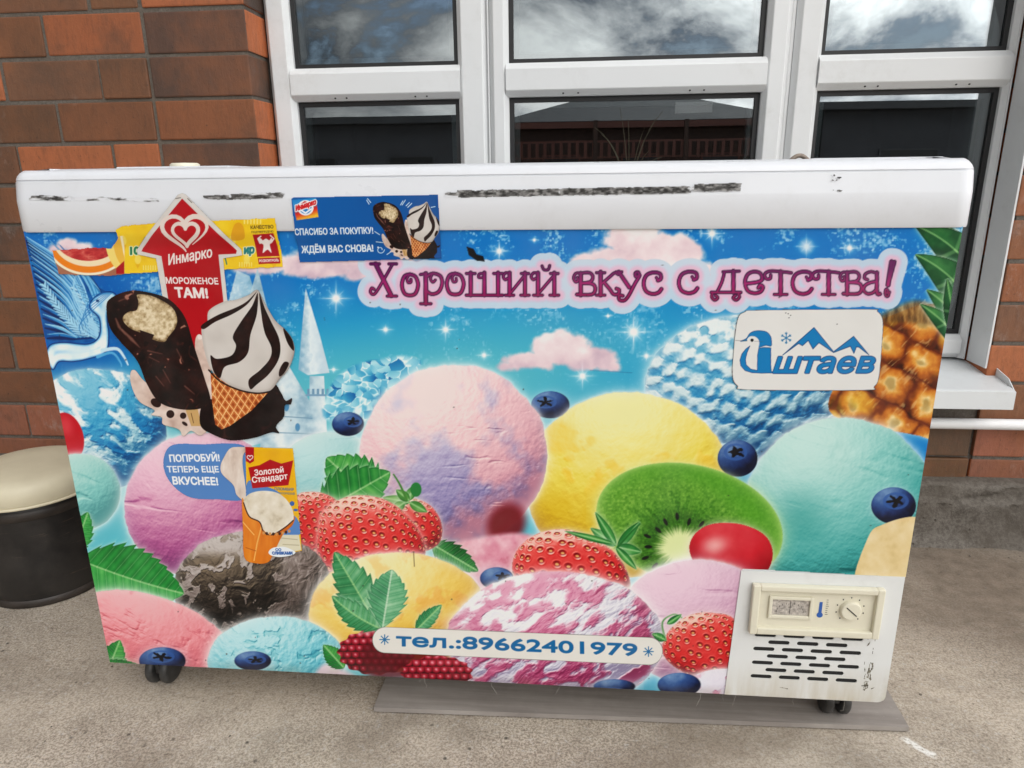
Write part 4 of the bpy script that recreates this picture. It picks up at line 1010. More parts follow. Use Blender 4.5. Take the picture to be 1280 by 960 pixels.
def paint_gold():
    A = Art.over(274, 554, 382, 708, 0.0006); U, V = A.U, A.V
    m = np.full(U.shape, 99.0)
    def P_(P, c, smooth=False):
        r = A.poly(P, c, 1, smooth); m[r[0]] = np.minimum(m[r[0]], r[3])
    P_([(307, 558), (367, 560), (378, 688), (340, 695), (310, 690)], lambda u, v, d: ramp(.5 + .3 * (fbm(u, v, 20, 3) - .5) + .25 * ss(-3, 0, d), (214, 152, 10), (236, 184, 20), (246, 208, 70)))
    A.poly([(309, 604), (330, 607), (350, 616), (362, 640), (372, 648), (374, 668), (312, 668)], (96, 142, 200), 1, True)
    A.poly([(340, 668), (374, 668), (377, 687), (350, 692)], (226, 220, 196)); A.line([(352, 672), (372, 674)], 1, (190, 180, 150)); A.line([(354, 680), (374, 681)], 1, (190, 180, 150))
    P_([(280, 572), (288, 560), (300, 558), (316, 560), (306, 566), (304, 580), (308, 612), (306, 625), (296, 618), (292, 606), (278, 592), (276, 582)], lambda u, v, d: ramp(.6 + .9 * (fbm(u * 1.5, v * .6, 10, 4, 2) - .5), (176, 150, 134), (222, 206, 194), (244, 236, 228)), True)
    A.poly([(307, 558), (318, 559), (318, 576), (313, 579), (308, 576)], (178, 16, 34), 1); A.line(heart(313, 572, 3.6, 3), 1.1, (240, 226, 222))
    A.poly([(311, 584), (325, 581), (338, 574), (352, 579), (367, 575), (361, 606), (316, 610)], (178, 14, 30))
    A.text('Золотой', (319, 594), (355, 590), 7.2, (246, 240, 236), .3); A.text('Стандарт', (316, 603), (360, 598), 7.2, (246, 240, 236), .3)
    A.text('ПЛОМБИР', (344, 612), (368, 613), 3.2, (110, 126, 150), .2); A.text('КЛАССИЧЕСКИЙ', (348, 617), (369, 618), 2.4, (120, 130, 150), .1)
    A.ell(365.5, 629, 3, 3, (70, 110, 176)); A.ell(370, 637, 3, 1.6, (70, 110, 176))
    # cup with its scoop
    P_([(303, 622), (312, 640), (330, 650), (350, 655), (368, 645), (366, 656), (354, 668), (343, 690), (336, 702), (322, 704), (306, 697), (304, 664)], lambda u, v, d: ramp(.55 - .016 * (u - 325) * .3 + .5 * (fbm(u * 2, v * .6, 16, 3) - .5), (176, 84, 14), (224, 130, 34), (244, 176, 80)), True)
    A.line([(328, 655), (322, 678), (318, 700)], 1.6, (250, 200, 120), .8); A.line([(304, 652), (318, 668)], 1.2, (250, 206, 130), .8); A.line([(308, 684), (320, 688)], 1, (190, 96, 24))
    P_([(305, 628), (312, 617), (330, 613), (350, 617), (364, 632), (367, 650), (355, 659), (340, 668), (330, 662), (325, 652), (312, 645)], lambda u, v, d: ramp(.66 + .8 * (fbm(u, v, 8, 4, 3) - .5) - .22 * ss(14, 4, np.hypot(u - 342, (v - 648) * 1.1)), (176, 160, 132), (226, 216, 196), (244, 238, 226)), True)
    A.line([(305, 628), (312, 645), (325, 652), (330, 664), (340, 668), (355, 660), (367, 650)], 1.5, (70, 34, 22), 1, True)
    _r = random.Random(2)
    for k in range(9): A.ell(330 + 4 * k, 667 - .12 * (k - 3) ** 2 * 1.2, 1.6, 2.0, (70, 40, 26) if k % 2 else (214, 160, 100))
    P_([(336, 690), (340, 685), (348, 683), (356, 683), (364, 686), (370, 690), (364, 694), (350, 696), (340, 694)], (238, 242, 248), True)
    A.text('СО', (345, 688), (352, 688), 3.0, (50, 100, 170), .25); A.text('СЛИВКАМИ', (341, 692.5), (366, 692.5), 3.4, (50, 100, 170), .35)
    A.A[:] = m < 0
    return A

def paint_name():
    A = Art.over(910, 382, 1110, 492, 0.0008); U, V = A.U, A.V
    A.C[:] = ramp(.5 + .35 * (fbm(U, V, 40, 3) - .5), (222, 220, 216), (230, 229, 226), (236, 236, 234))
    f = lambda P: [(900 + x / 5.818, 370 + y / 5.815) for x, y in P]
    bl, ol = (24, 132, 190), (16, 70, 124)
    P = crom([(921, 400), (930, 389.5), (950, 387), (1085, 386), (1097, 389), (1103.5, 400), (1103, 425), (1099, 470), (1093, 483), (1080, 488), (936, 487.5), (921, 482), (915, 470), (916, 440)], 8)
    # bird shaped initial
    A.poly(f([(148, 328), (190, 308), (215, 272), (250, 254), (300, 252), (340, 262), (366, 292), (373, 325), (370, 362), (330, 358), (280, 372), (284, 340), (278, 318), (256, 298), (228, 292), (208, 306), (196, 322)]), bl, 1, True, None, ol, .7)
    A.poly(f([(196, 322), (206, 300), (228, 290), (258, 296), (280, 318), (284, 345), (278, 380), (268, 440), (266, 500), (262, 540), (218, 530), (188, 505), (182, 470), (196, 410), (218, 366), (222, 340)]), (230, 229, 226), 1, True)
    A.poly(f([(216, 362), (196, 410), (184, 460), (190, 500), (222, 530), (270, 540), (272, 430), (280, 380), (320, 372), (368, 376), (368, 500), (372, 545), (392, 558), (300, 560), (230, 556), (180, 540), (150, 505), (144, 465), (158, 420), (186, 385)]), bl, 1, False, None, ol, .7)
    A.poly(f([(200, 410), (220, 366), (262, 372), (268, 420), (262, 520), (224, 516), (192, 490), (188, 450)]), (230, 229, 226), .0, True)
    A.ell(*f([(232, 320)])[0], 2, 2, (10, 14, 24)); A.line(f([(112, 322), (196, 326)]), .8, (120, 120, 126), .7); A.line(f([(250, 328), (312, 330)]), .6, (120, 120, 126), .6)
    # mountains
    A.poly(f([(455, 428), (682, 228), (824, 404), (970, 292), (1080, 426), (1010, 372), (990, 368), (972, 416), (946, 364), (824, 410), (718, 338), (674, 384), (640, 322), (598, 360), (570, 344)]), bl, 1, False, None, ol, .9)
    for k in range(6):
        a = math.pi * k / 3 + .52; c = f([(480, 304)])[0]; e = (c[0] + 6.6 * math.cos(a), c[1] + 7 * math.sin(a)); A.line([c, e], 1.1, (30, 120, 170))
        for s_ in (.6, -.6): m_ = (c[0] + 4 * math.cos(a), c[1] + 4.2 * math.sin(a)); A.line([m_, (m_[0] + 2.4 * math.cos(a + s_), m_[1] + 2.4 * math.sin(a + s_))], .8, (30, 120, 170))
    p0, p1 = f([(388, 556)])[0], f([(1100, 554)])[0]
    A.text('штаев', p0, p1, 26, bl, .8, .22, outline=ol, ow=.9)
    for x, y in [(985, 392), (988, 394), (982, 391), (986, 397), (1046, 405)]: A.ell(x, y, .7, .6, (60, 60, 60))
    d = poly_d(U, V, P); w = (slice(0, A.nz), slice(0, A.nx))
    A.blend(w, (70, 74, 80), ss(-1.2, -.4, d))
    A.A[:] = d < 0
    return A

def paint_phone():
    A = Art.over(458, 778, 836, 836, 0.0008); U, V = A.U, A.V
    A.C[:] = ramp(.5 + .35 * (fbm(U, V, 30, 3) - .5), (226, 222, 214), (236, 233, 226), (240, 238, 232))
    A.text('тел.:89662401979', (496, 806.5), (796, 819), 15.0, (22, 112, 166), .8)
    for cx, cy in ((481, 799), (810.5, 814)):
        for k in range(4):
            a = math.pi * k / 4; A.line([(cx - 6 * math.cos(a), cy - 6 * math.sin(a)), (cx + 6 * math.cos(a), cy + 6 * math.sin(a))], 1.2, (22, 112, 166))
    d = line_d(U, V, [(482, 799.5), (811, 813.5)], [33, 35]); w = (slice(0, A.nz), slice(0, A.nx))
    A.blend(w, (120, 116, 110), ss(-1.0, -.2, d))
    A.A[:] = d < 0
    return A

def paint_residue(strips, bbox, marks=()):
    # dark torn strip of glue left on the lid frame by a removed price tape
    A = Art.over(*bbox, 0.0008); U, V = A.U, A.V
    a = np.zeros(U.shape); k_ = np.zeros(U.shape)
    for u0, v0, u1, v1, hgt, dens in strips:
        t = np.clip((U - u0) / (u1 - u0), 0, 1); vc = v0 + (v1 - v0) * t
        e = np.minimum(U - u0, u1 - U) + 14 * (fbm(U, V, 5, 3, 4) - .5)
        n = fbm(U * .30, V * 1.3, 4.5, 5, 2) + .3 * (fbm(U * .08, V * .6, 8, 2, 3) - .5)
        q = ss(hgt / 2 + 1.3, hgt / 2 - 1.3, np.abs(V - vc) + 2.2 * (fbm(U, V, 7, 3, 1) - .5)) * ss(-2, 2, e)
        a = np.maximum(a, q); k_ = np.maximum(k_, q * ss(dens + .12, dens - .10, n))
    for k, (u0, v0) in enumerate(marks):
        q = (np.hypot((U - u0) / 4, (V - v0) / 1.5) < 1) * ss(.48, .56, fbm(U, V, 2, 2, k)); a = np.maximum(a, q); k_ = np.maximum(k_, q)
    g = fbm(U * .5, V, 2.6, 4, 5)
    dark = ramp(g * 2.2 - .6, (58, 57, 56), (106, 105, 104), (164, 163, 162))
    A.C[:] = col((229, 231, 236)) + (dark - col((229, 231, 236))) * k_[..., None]
    A.A[:] = a > .3
    return A
RESIDUE = [([(42, 247, 92, 248, 6.5, .60), (96, 248, 138, 249, 5, .46), (140, 249, 200, 250, 4, .52)], (38, 238, 204, 258)),
           ([(256, 247, 292, 246, 5, .50), (288, 246, 356, 244, 7.5, .66)], (250, 236, 362, 256)),
           ([(556, 243.5, 580, 243, 6, .52), (574, 242.5, 702, 240, 9, .86), (696, 240, 862, 237, 9, .80), (856, 236, 874, 235, 4, .5), (866, 234.5, 924, 233.5, 9.5, .86)], (550, 226, 930, 252))]

def paint_scuffs(bbox):
    # scratches and black chips on the white service corner
    A = Art.over(*bbox, 0.0008); U, V = A.U, A.V
    d = np.full(U.shape, 9.0); q = random.Random(9)
    def mark(P, w): 
        np.minimum(d, line_d(U, V, P, w), out=d)
    for k in range(16):
        x, y = 1086 + q.uniform(-5, 6), 822 + q.uniform(0, 34); mark([(x, y), (x - q.uniform(-2, 4), y + q.uniform(3, 12)), (x - q.uniform(0, 5), y + q.uniform(8, 18))], q.uniform(.5, 1.1))
    mark([(1106, 722), (1093, 800), (1078, 874)], .7); mark([(1078, 792), (1084, 797), (1087, 802), (1083, 807)], 1.2); mark([(975, 858), (984, 860)], 1.4); mark([(1060, 857), (1068, 858)], .9); mark([(1012, 868), (1022, 870)], .8)
    for k in range(30):
        x, y = q.uniform(930, 1100), q.uniform(846, 874); mark([(x, y), (x + q.uniform(1, 6), y + q.uniform(-.5, 1))], q.uniform(.3, .8))
    n = fbm(U, V, 4, 3, 2)
    A.C[:] = ramp(n * 1.6 - .3, (92, 88, 80), (140, 134, 120), (186, 178, 160))
    A.A[:] = (d + 1.5 * (n - .5) < 0)
    return A
# ------------------------------------------------------------------ materials in use
def m_vinyl(name, rough=.34):
    M = Mat(name)
    a = M.n('ShaderNodeAttribute', attribute_name='print')
    n = M.noise(7, 5, .6); g = M.noise(60, 4, .7)
    c = M.mix(M.rng(n, .45, .8, 0, .07), a.outputs['Color'], (.34, .31, .28))
    M.base(c)
    M.rough(M.math('ADD', M.rng(n, .3, .7, rough - .08, rough + .1), M.rng(g, .4, .7, 0, .06)))
    M.set(Specular_IOR_Level=.22)
    M.bump(M.noise(5, 3, .5), .08, .004)
    return M.m
VINYL = m_vinyl('printed_vinyl')
PAPER = m_vinyl('sticker_paper', .42)

def m_plastic(name, c, dirt=(.30, .27, .22), amount=.25, rough=.32, low=None):
    M = Mat(name)
    n = M.noise(9, 7, .65); f = M.noise(70, 5, .7); st = M.noise(30, 6, .6, (1, 1, .12))
    k = M.math('MULTIPLY', M.rng(n, .5, .78), M.rng(f, .35, .7))
    base = M.mix(M.rng(M.noise(2.2, 3), .35, .65), c, tuple(x * .94 for x in c))
    base = M.mix(M.math('MULTIPLY', k, amount), base, dirt)
    scr = M.rng(M.noise(26, 8, .75, (.3, 1, 3)), .70, .74)
    base = M.mix(M.math('MULTIPLY', scr, .35), base, (.22, .20, .18))
    if low is not None:                      # grime that has settled along the lower edge
        sp = M.n('ShaderNodeSeparateXYZ'); M.l(M.obj_co(), sp.inputs[0])
        lo = M.math('MULTIPLY', M.rng(sp.outputs['Z'], low[0], low[1], 1, 0), M.rng(st, .35, .65, .1, .75))
        base = M.mix(lo, base, (.44, .37, .24))
    M.base(base); M.rough(M.rng(n, .3, .7, rough - .08, rough + .14))
    M.bump(M.noise(14, 4), .05, .002)
    return M.m
WHITE = m_plastic('white_plastic', (.69, .705, .74), amount=.24)
ENAMEL = m_plastic('white_enamel', (.74, .75, .74), amount=.45, rough=.38, low=(.088, .16))
CREAM = m_plastic('aged_cream_plastic', (.74, .70, .56), amount=.55, rough=.42)
PVC = m_plastic('white_window_profile', (.72, .73, .735), amount=.3, rough=.36)
SILLM = m_plastic('white_sill_metal', (.66, .68, .69), amount=.5, rough=.4)
PIPE = m_plastic('white_pipe_paint', (.80, .80, .80), amount=.3, rough=.4)
BLACK = simple('hole_dark', (.008, .008, .008), .8)  # flat black stands in for the shade inside vent slots and drain holes
RUBBER = simple('black_rubber', (.035, .034, .033), .45, .5, 60)
GASKET = simple('black_gasket', (.012, .012, .013), .5)
DARKIN = simple('dark_room_paint', (.035, .035, .038), .9, .3, 3)
REVEAL = simple('grey_reveal_plaster', (.30, .31, .31), .8, .08, 6)
STEEL = simple('steel', (.45, .45, .46), .35, .2, 30, 1.0)
ALU = simple('aluminium_spacer', (.42, .43, .44), .4, .1, 30, .8)
BLUE = simple('blue_ink', (.02, .10, .38), .5)
INK = simple('black_ink', (.03, .03, .03), .6)
CHROME_GREY = simple('thermometer_drum', (.42, .38, .34), .5, .5, 260)

def m_glass():
    M = Mat('window_glass')
    g = M.n('ShaderNodeBsdfGlossy'); g.inputs['Roughness'].default_value = .004; g.inputs['Color'].default_value = (.93, .97, 1, 1)
    t = M.n('ShaderNodeBsdfTransparent'); t.inputs['Color'].default_value = (.62, .66, .66, 1)
    fr = M.n('ShaderNodeFresnel'); fr.inputs['IOR'].default_value = 2.1
    b = M.n('ShaderNodeBump'); b.inputs['Strength'].default_value = .02; b.inputs['Distance'].default_value = .01
    M.l(M.noise(2.2, 2), b.inputs['Height'])
    M.l(b.outputs[0], g.inputs['Normal']); M.l(b.outputs[0], fr.inputs['Normal'])
    mx = M.n('ShaderNodeMixShader')
    M.l(M.rng(fr.outputs[0], 0, 1, .10, 1.0), mx.inputs[0]); M.l(t.outputs[0], mx.inputs[1]); M.l(g.outputs[0], mx.inputs[2])
    M.l(mx.outputs[0], M.out.inputs['Surface'])
    return M.m
GLASS = m_glass()

def m_brick():
    M = Mat('clinker_brick')
    a = M.n('ShaderNodeAttribute', attribute_name='tone')
    n = M.noise(16, 6, .62); gr = M.noise(30, 6, .75, (3.0, 3.0, .9)); sp = M.noise(150, 3, .6)
    c = M.mix(M.rng(gr, .48, .72, .0, .42), a.outputs['Color'], (.050, .028, .018))
    big = M.noise(5, 4, .6); c = M.mix(M.rng(big, .48, .68, 0, .5), c, (.26, .092, .036)); c = M.mix(M.rng(big, .44, .32, 0, .5), c, (.075, .045, .030))
    c = M.mix(M.rng(n, .45, .75, 0, .35), c, (.23, .088, .038))
    c = M.mix(M.rng(sp, .66, .74, 0, .6), c, (.03, .02, .016))
    wp = M.math('MULTIPLY', M.rng(M.noise(3.4, 4, .6), .56, .66), M.rng(M.noise(34, 5, .75, (1, 1, .5)), .50, .66))
    c = M.mix(M.math('MULTIPLY', wp, .45), c, (.40, .36, .33))
    M.base(c); M.rough(M.rng(n, .3, .7, .46, .74)); M.set(Specular_IOR_Level=.4)
    h = M.math('ADD', M.math('MULTIPLY', gr, .7), M.math('MULTIPLY', sp, .35))
    M.bump(h, .55, .004)
    return M.m
BRICK = m_brick()

def m_concrete(name, c0, c1, dark, fine=240, bump=.6, patches=True):
    M = Mat(name)
    big = M.noise(1.3, 5, .6); mid = M.noise(9, 6, .65); f = M.noise(fine, 4, .75); f2 = M.noise(fine * .38, 5, .8)
    c = M.mix(M.rng(big, .35, .66), c0, c1)
    blot = M.noise(3.1, 7, .68, (1, 1.3, 1), .8)
    c = M.mix(M.rng(blot, .48, .68, 0, .62 if patches else .4), c, tuple(x * .46 for x in c0))
    c = M.mix(M.rng(mid, .47, .68, 0, .42), c, tuple(x * .62 for x in c0))
    amt = M.rng(M.noise(2.0, 4, .6), .36, .62, .3, .68)
    c = M.mix(M.math('MULTIPLY', M.rng(f, .55, .44), amt), c, dark)
    c = M.mix(M.rng(f2, .55, .68, 0, .42), c, tuple(min(.62, x * 1.4) for x in c1))
    c = M.mix(M.rng(f2, .46, .36, 0, .6), c, dark)
    v = M.n('ShaderNodeTexVoronoi'); v.inputs['Scale'].default_value = 30; M.l(M.obj_co(), v.inputs['Vector'])
    pit = M.math('MULTIPLY', M.rng(M.math('ADD', v.outputs['Distance'], M.math('MULTIPLY', f2, .12)), .19, .12), M.rng(M.noise(5, 3), .50, .60))
    c = M.mix(M.math('MULTIPLY', pit, .8), c, (.05, .043, .036))
    if patches:
        st = M.rng(M.noise(1.5, 6, .7, (1, 1.8, 1), .6), .54, .70, 0, .55)
        c = M.mix(st, c, (.20, .155, .112))
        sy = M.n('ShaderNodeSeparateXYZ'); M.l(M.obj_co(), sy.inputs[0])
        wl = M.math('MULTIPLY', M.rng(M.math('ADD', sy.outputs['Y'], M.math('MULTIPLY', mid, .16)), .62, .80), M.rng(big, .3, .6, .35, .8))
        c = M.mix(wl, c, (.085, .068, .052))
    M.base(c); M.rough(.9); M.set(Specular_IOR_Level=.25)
    h = M.math('ADD', M.math('ADD', M.math('MULTIPLY', f2, .8), M.math('MULTIPLY', f, .5)), M.math('SUBTRACT', M.math('MULTIPLY', mid, .5), pit))
    M.bump(h, bump * .7, .004)
    return M, c
Mg, cg = m_concrete('terrace_concrete', (.52, .44, .35), (.62, .545, .45), (.16, .125, .096))
# splash of whitewash trodden on near the laminate sheet
sx = Mg.n('ShaderNodeSeparateXYZ'); Mg.l(Mg.obj_co(), sx.inputs[0])
nz1 = Mg.noise(24, 5, .7)
ax = Mg.math('ADD', Mg.math('SUBTRACT', sx.outputs['X'], 1.366), Mg.math('MULTIPLY', Mg.math('SUBTRACT', nz1, .5), .03))
ay = Mg.math('SUBTRACT', sx.outputs['Y'], .006)
# rotate into the direction of the smear
al = Mg.math('ADD', Mg.math('MULTIPLY', ax, .66), Mg.math('MULTIPLY', ay, -.75))
pe = Mg.math('ADD', Mg.math('MULTIPLY', ax, .75), Mg.math('MULTIPLY', ay, .66))
mk = Mg.math('MULTIPLY', Mg.rng(Mg.math('ABSOLUTE', al), .020, .028, 1, 0), Mg.rng(Mg.math('ABSOLUTE', pe), .004, .0085, 1, 0))
mk = Mg.math('MULTIPLY', mk, Mg.rng(Mg.noise(120, 4, .7), .38, .52))
# brown damp stain on the right, between the freezer and the wall
dx = Mg.math('MULTIPLY', Mg.math('SUBTRACT', sx.outputs['X'], 1.75), 1.5); dy = Mg.math('MULTIPLY', Mg.math('SUBTRACT', sx.outputs['Y'], .50), 2.4)
rr_ = Mg.math('SQRT', Mg.math('ADD', Mg.math('MULTIPLY', dx, dx), Mg.math('MULTIPLY', dy, dy)))
rr_ = Mg.math('ADD', rr_, Mg.math('MULTIPLY', Mg.math('SUBTRACT', Mg.noise(4.5, 6, .7), .5), 1.3))
cg = Mg.mix(Mg.rng(rr_, .25, .85, .78, 0), cg, Mg.mix(Mg.rng(Mg.noise(26, 5, .7), .35, .65), (.105, .078, .056), (.20, .155, .118)))
cg2 = Mg.mix(Mg.math('MULTIPLY', mk, 1.0), cg, (.80, .78, .74))
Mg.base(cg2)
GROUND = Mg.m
Mp, _c = m_concrete('rough_plinth_concrete', (.17, .155, .138), (.27, .25, .225), (.05, .045, .04), 110, 1.0)
PLINTH = Mp.m
MORTAR, _c = m_concrete('grey_mortar', (.22, .20, .18), (.31, .285, .26), (.09, .08, .07), 200, .8)
MORTAR = MORTAR.m

def m_board():
    M = Mat('worn_laminate')
    gr = M.noise(11, 7, .65, (.35, 7, 1)); n = M.noise(4, 6, .65); f = M.noise(130, 3)
    c = M.mix(M.rng(gr, .32, .7), (.25, .22, .20), (.38, .345, .315))
    c = M.mix(M.rng(n, .45, .7, 0, .55), c, (.14, .12, .105))
    c = M.mix(M.rng(f, .66, .74, 0, .4), c, (.36, .34, .31))
    M.base(c); M.rough(M.rng(n, .3, .7, .42, .7)); M.bump(gr, .12, .001)
    return M.m
BOARD = m_board()

# ------------------------------------------------------------------ ground
bm = B()
N = 46
def gpos(i): # denser near the freezer
    t = (i / N) * 2 - 1
    return 300 * (abs(t) ** 5.5) * (1 if t > 0 else -1) + 6 * t
gv = [[bm.verts.new((gpos(i) + .6, gpos(j), 0.0)) for i in range(N + 1)] for j in range(N + 1)]
for j in range(N):
    for i in range(N): bm.faces.new((gv[j][i], gv[j][i + 1], gv[j + 1][i + 1], gv[j + 1][i]))
structure(obj('ground', bm, GROUND))

# ------------------------------------------------------------------ brick building with its windows
YW, YF = 0.75, 0.84                          # brick face, window frame face
XL, XR = 0.035, 1.792                        # brick edges left and right of the window opening
wall = thing('brick_building', 'brown red clinker brick building wall with white framed windows behind the freezer', 'building', (0.9, YW, 0))
def W(o):                                    # parts are modelled in world metres, then hung on the building
    o.parent = wall; o.matrix_parent_inverse = Matrix.Translation(wall.location).inverted(); return o

rb = random.Random(21)
tones = [(.165, .072, .034), (.150, .068, .033), (.190, .075, .034), (.135, .063, .034), (.085, .047, .031), (.235, .082, .034), (.160, .069, .033), (.320, .098, .038)]
orange, deep = (.46, .130, .045), (.060, .038, .028)
red = [(.30, .105, .062), (.26, .095, .055), (.34, .115, .066), (.22, .085, .05)]
bricks = B()
blay = bricks.loops.layers.float_color.new('tone')
def brick(x0, x1, z0, z1, tone, side=None, side_tone=None, depth=.11):
    j = lambda: rb.uniform(-.0016, .0016)
    y0 = YW + rb.uniform(-.002, .0025)
    dz = rb.uniform(-.0012, .0012)
    vs = box(bricks, x0 + j(), x1 + j(), y0, y0 + depth, z0 + dz, z1 + dz, 0)
    fs = {f for v in vs for f in v.link_faces}
    es = {e for v in vs for e in v.link_edges}
    for f in fs:
        for l in f.loops: l[blay] = (*tone, 1)
    for f in fs:
        n = f.normal if f.normal.length else Vector((0, 0, 0)); f.normal_update(); n = f.normal
        if side == 'R' and n.x > .9 or side == 'L' and n.x < -.9:
            for l in f.loops: l[blay] = (*side_tone, 1)
    bmesh.ops.bevel(bricks, geom=list(es), offset=.0035, segments=2, affect='EDGES', profile=.6)
P_, J_ = .0970, .0085
z = .988 - 9 * P_
rows = []
k = -9

while .988 + k * P_ < 2.75: rows.append((k, .988 + k * P_)); k += 1
def tone_(): 
    t = rb.choice(tones); q = rb.uniform(.75, 1.2); return tuple(c * q for c in t)
for k, zb in rows:
    z0, z1 = zb + J_ / 2, zb + P_ - J_ / 2
    full = (k % 2 == 0)
    # left pier, laid out from the corner
    x = XL; seq = [.25] if full else [.25, .125]
    first = True
    while x > -3.1:
        L = seq.pop(0) if seq else .25
        t = tone_() if zb > .30 else rb.choice(red); st = rb.choice([orange, orange, (.20, .075, .036), deep])
        if first and k in (2, -1): t, st = (.088, .046, .032), orange
        if first and k == 1: t, st = (.080, .044, .031), deep
        if first and k == 0: st = orange
        brick(x - L + J_ / 2, x - (0 if first else J_ / 2), z0, z1, t, 'R' if first else None, st)
        x -= L; first = False
    x = XR; seq = [.25] if not full else [.125]
    first = True
    while x < 3.4:
        L = seq.pop(0) if seq else .25
        st = rb.choice([orange, (.20, .075, .036)])
        brick(x + (0 if first else J_ / 2), x + L - J_ / 2, z0, z1, tuple(min(.4, c * 1.25) for c in tone_()) if zb > .30 else rb.choice(red), 'L' if first else None, st)
        x += L; first = False
    # below the sill and above the lintel
    if zb + P_ < .405 or zb > 2.13:
        x = XL + J_ / 2 + (.0 if full else -.0); first = True
        while x < XR - .02:
            L = .125 if (first and not full) else .25
            brick(x, min(x + L - J_, XR - J_ / 2), z0, z1, tuple(c * rb.uniform(.9, 1.2) for c in tone_())); x += L; first = False
W(obj('brickwork', bricks, BRICK))
bm = B()
box(bm, -3.16, XL - .004, YW + .0045, YW + .30, .05, 2.80)
box(bm, XR + .004, 3.45, YW + .0045, YW + .30, .05, 2.80)
box(bm, XL - .004, XR + .004, YW + .011, YW + .28, .05, .405)
box(bm, XL - .004, XR + .004, YW + .011, YW + .28, 2.13, 2.80)
W(obj('mortar', bm, MORTAR))
# plinth: rough cast concrete step
bm = B()
nx_, prof_ = 520, [(.755, .160), (.735, .158), (.716, .153), (.711, .146), (.712, .128), (.7115, .118), (.704, .112), (.699, .104), (.701, .085), (.699, .055), (.697, .030), (.688, .014), (.676, .003), (.668, -.02)]
rows_ = []
for i in range(nx_ + 1):
    x = -3.16 + i * 6.6 / nx_; r_ = []
    for q, (yy, zz_) in enumerate(prof_):
        s_ = math.sin(x * 31 + q * 1.7) + math.sin(x * 73 + q * 2.9) * .6 + rb.uniform(-.8, .8)
        if 5 <= q <= 7 or q >= 10: s_ = s_ * 1.3 + 2.2 * max(0, math.sin(x * 47 + 3 * math.sin(x * 13))) * rb.uniform(.2, 1)
        r_.append(bm.verts.new((x, yy + .0034 * s_ * (q > 0), zz_ + .0022 * s_ * (0 < q < 9))))
    rows_.append(r_)
for a, b in zip(rows_, rows_[1:]):
    for q in range(len(prof_) - 1): bm.faces.new((a[q], b[q], b[q + 1], a[q + 1]))
W(obj('plinth', bm, PLINTH, smooth=True))
# dark room behind the glass
bm = B()
RX0, RX1, RY0, RY1, RZ0, RZ1 = -.9, 2.9, 1.06, 4.6, .02, 2.7
for x0, x1, y0, y1, z0, z1 in [(RX0 - .1, RX0, RY0, RY1, RZ0, RZ1), (RX1, RX1 + .1, RY0, RY1, RZ0, RZ1), (RX0 - .1, RX1 + .1, RY1, RY1 + .1, RZ0, RZ1), (RX0 - .1, RX1 + .1, RY0, RY1 + .1, RZ1, RZ1 + .1), (RX0 - .1, RX1 + .1, RY0, RY1 + .1, RZ0 - .1, RZ0)]:
    box(bm, x0, x1, y0, y1, z0, z1)
W(obj('room', bm, DARKIN))
for x0, x1 in ((XL - .06, .06), (1.787, XR + .06)):
    bm = B(); box(bm, x0, x1, YF + .075, 1.10, .40, 2.14)
    W(obj('inner_reveal', bm, REVEAL))

def profile_bar(bm, x0, x1, z0, z1, y, horiz, side_bev=.012, depth=.062):
    # one PVC profile: flat face with chamfered long edges
    if horiz: poly = [(y + depth, z0 + .0), (y + .014, z0), (y + .001, z0 + side_bev), (y, z0 + side_bev + .002), (y, z1 - side_bev - .002), (y + .001, z1 - side_bev), (y + .014, z1), (y + depth, z1)]
    else: poly = [(y + depth, x0), (y + .014, x0), (y + .001, x0 + side_bev), (y, x0 + side_bev + .002), (y, x1 - side_bev - .002), (y + .001, x1 - side_bev), (y + .014, x1), (y + depth, x1)]
    if horiz: a = [bm.verts.new((x0, p, q)) for p, q in poly]; b = [bm.verts.new((x1, p, q)) for p, q in poly]
    else: a = [bm.verts.new((q, p, z0)) for p, q in poly]; b = [bm.verts.new((q, p, z1)) for p, q in poly]
    bm.faces.new(a); bm.faces.new(b[::-1])
    for i in range(len(poly)):
        j = (i + 1) % len(poly); bm.faces.new((a[i], b[i], b[j], a[j]))
ZB, ZT, TR0, TR1 = .443, 2.12, 1.083, 1.159  # frame bottom and top, transom
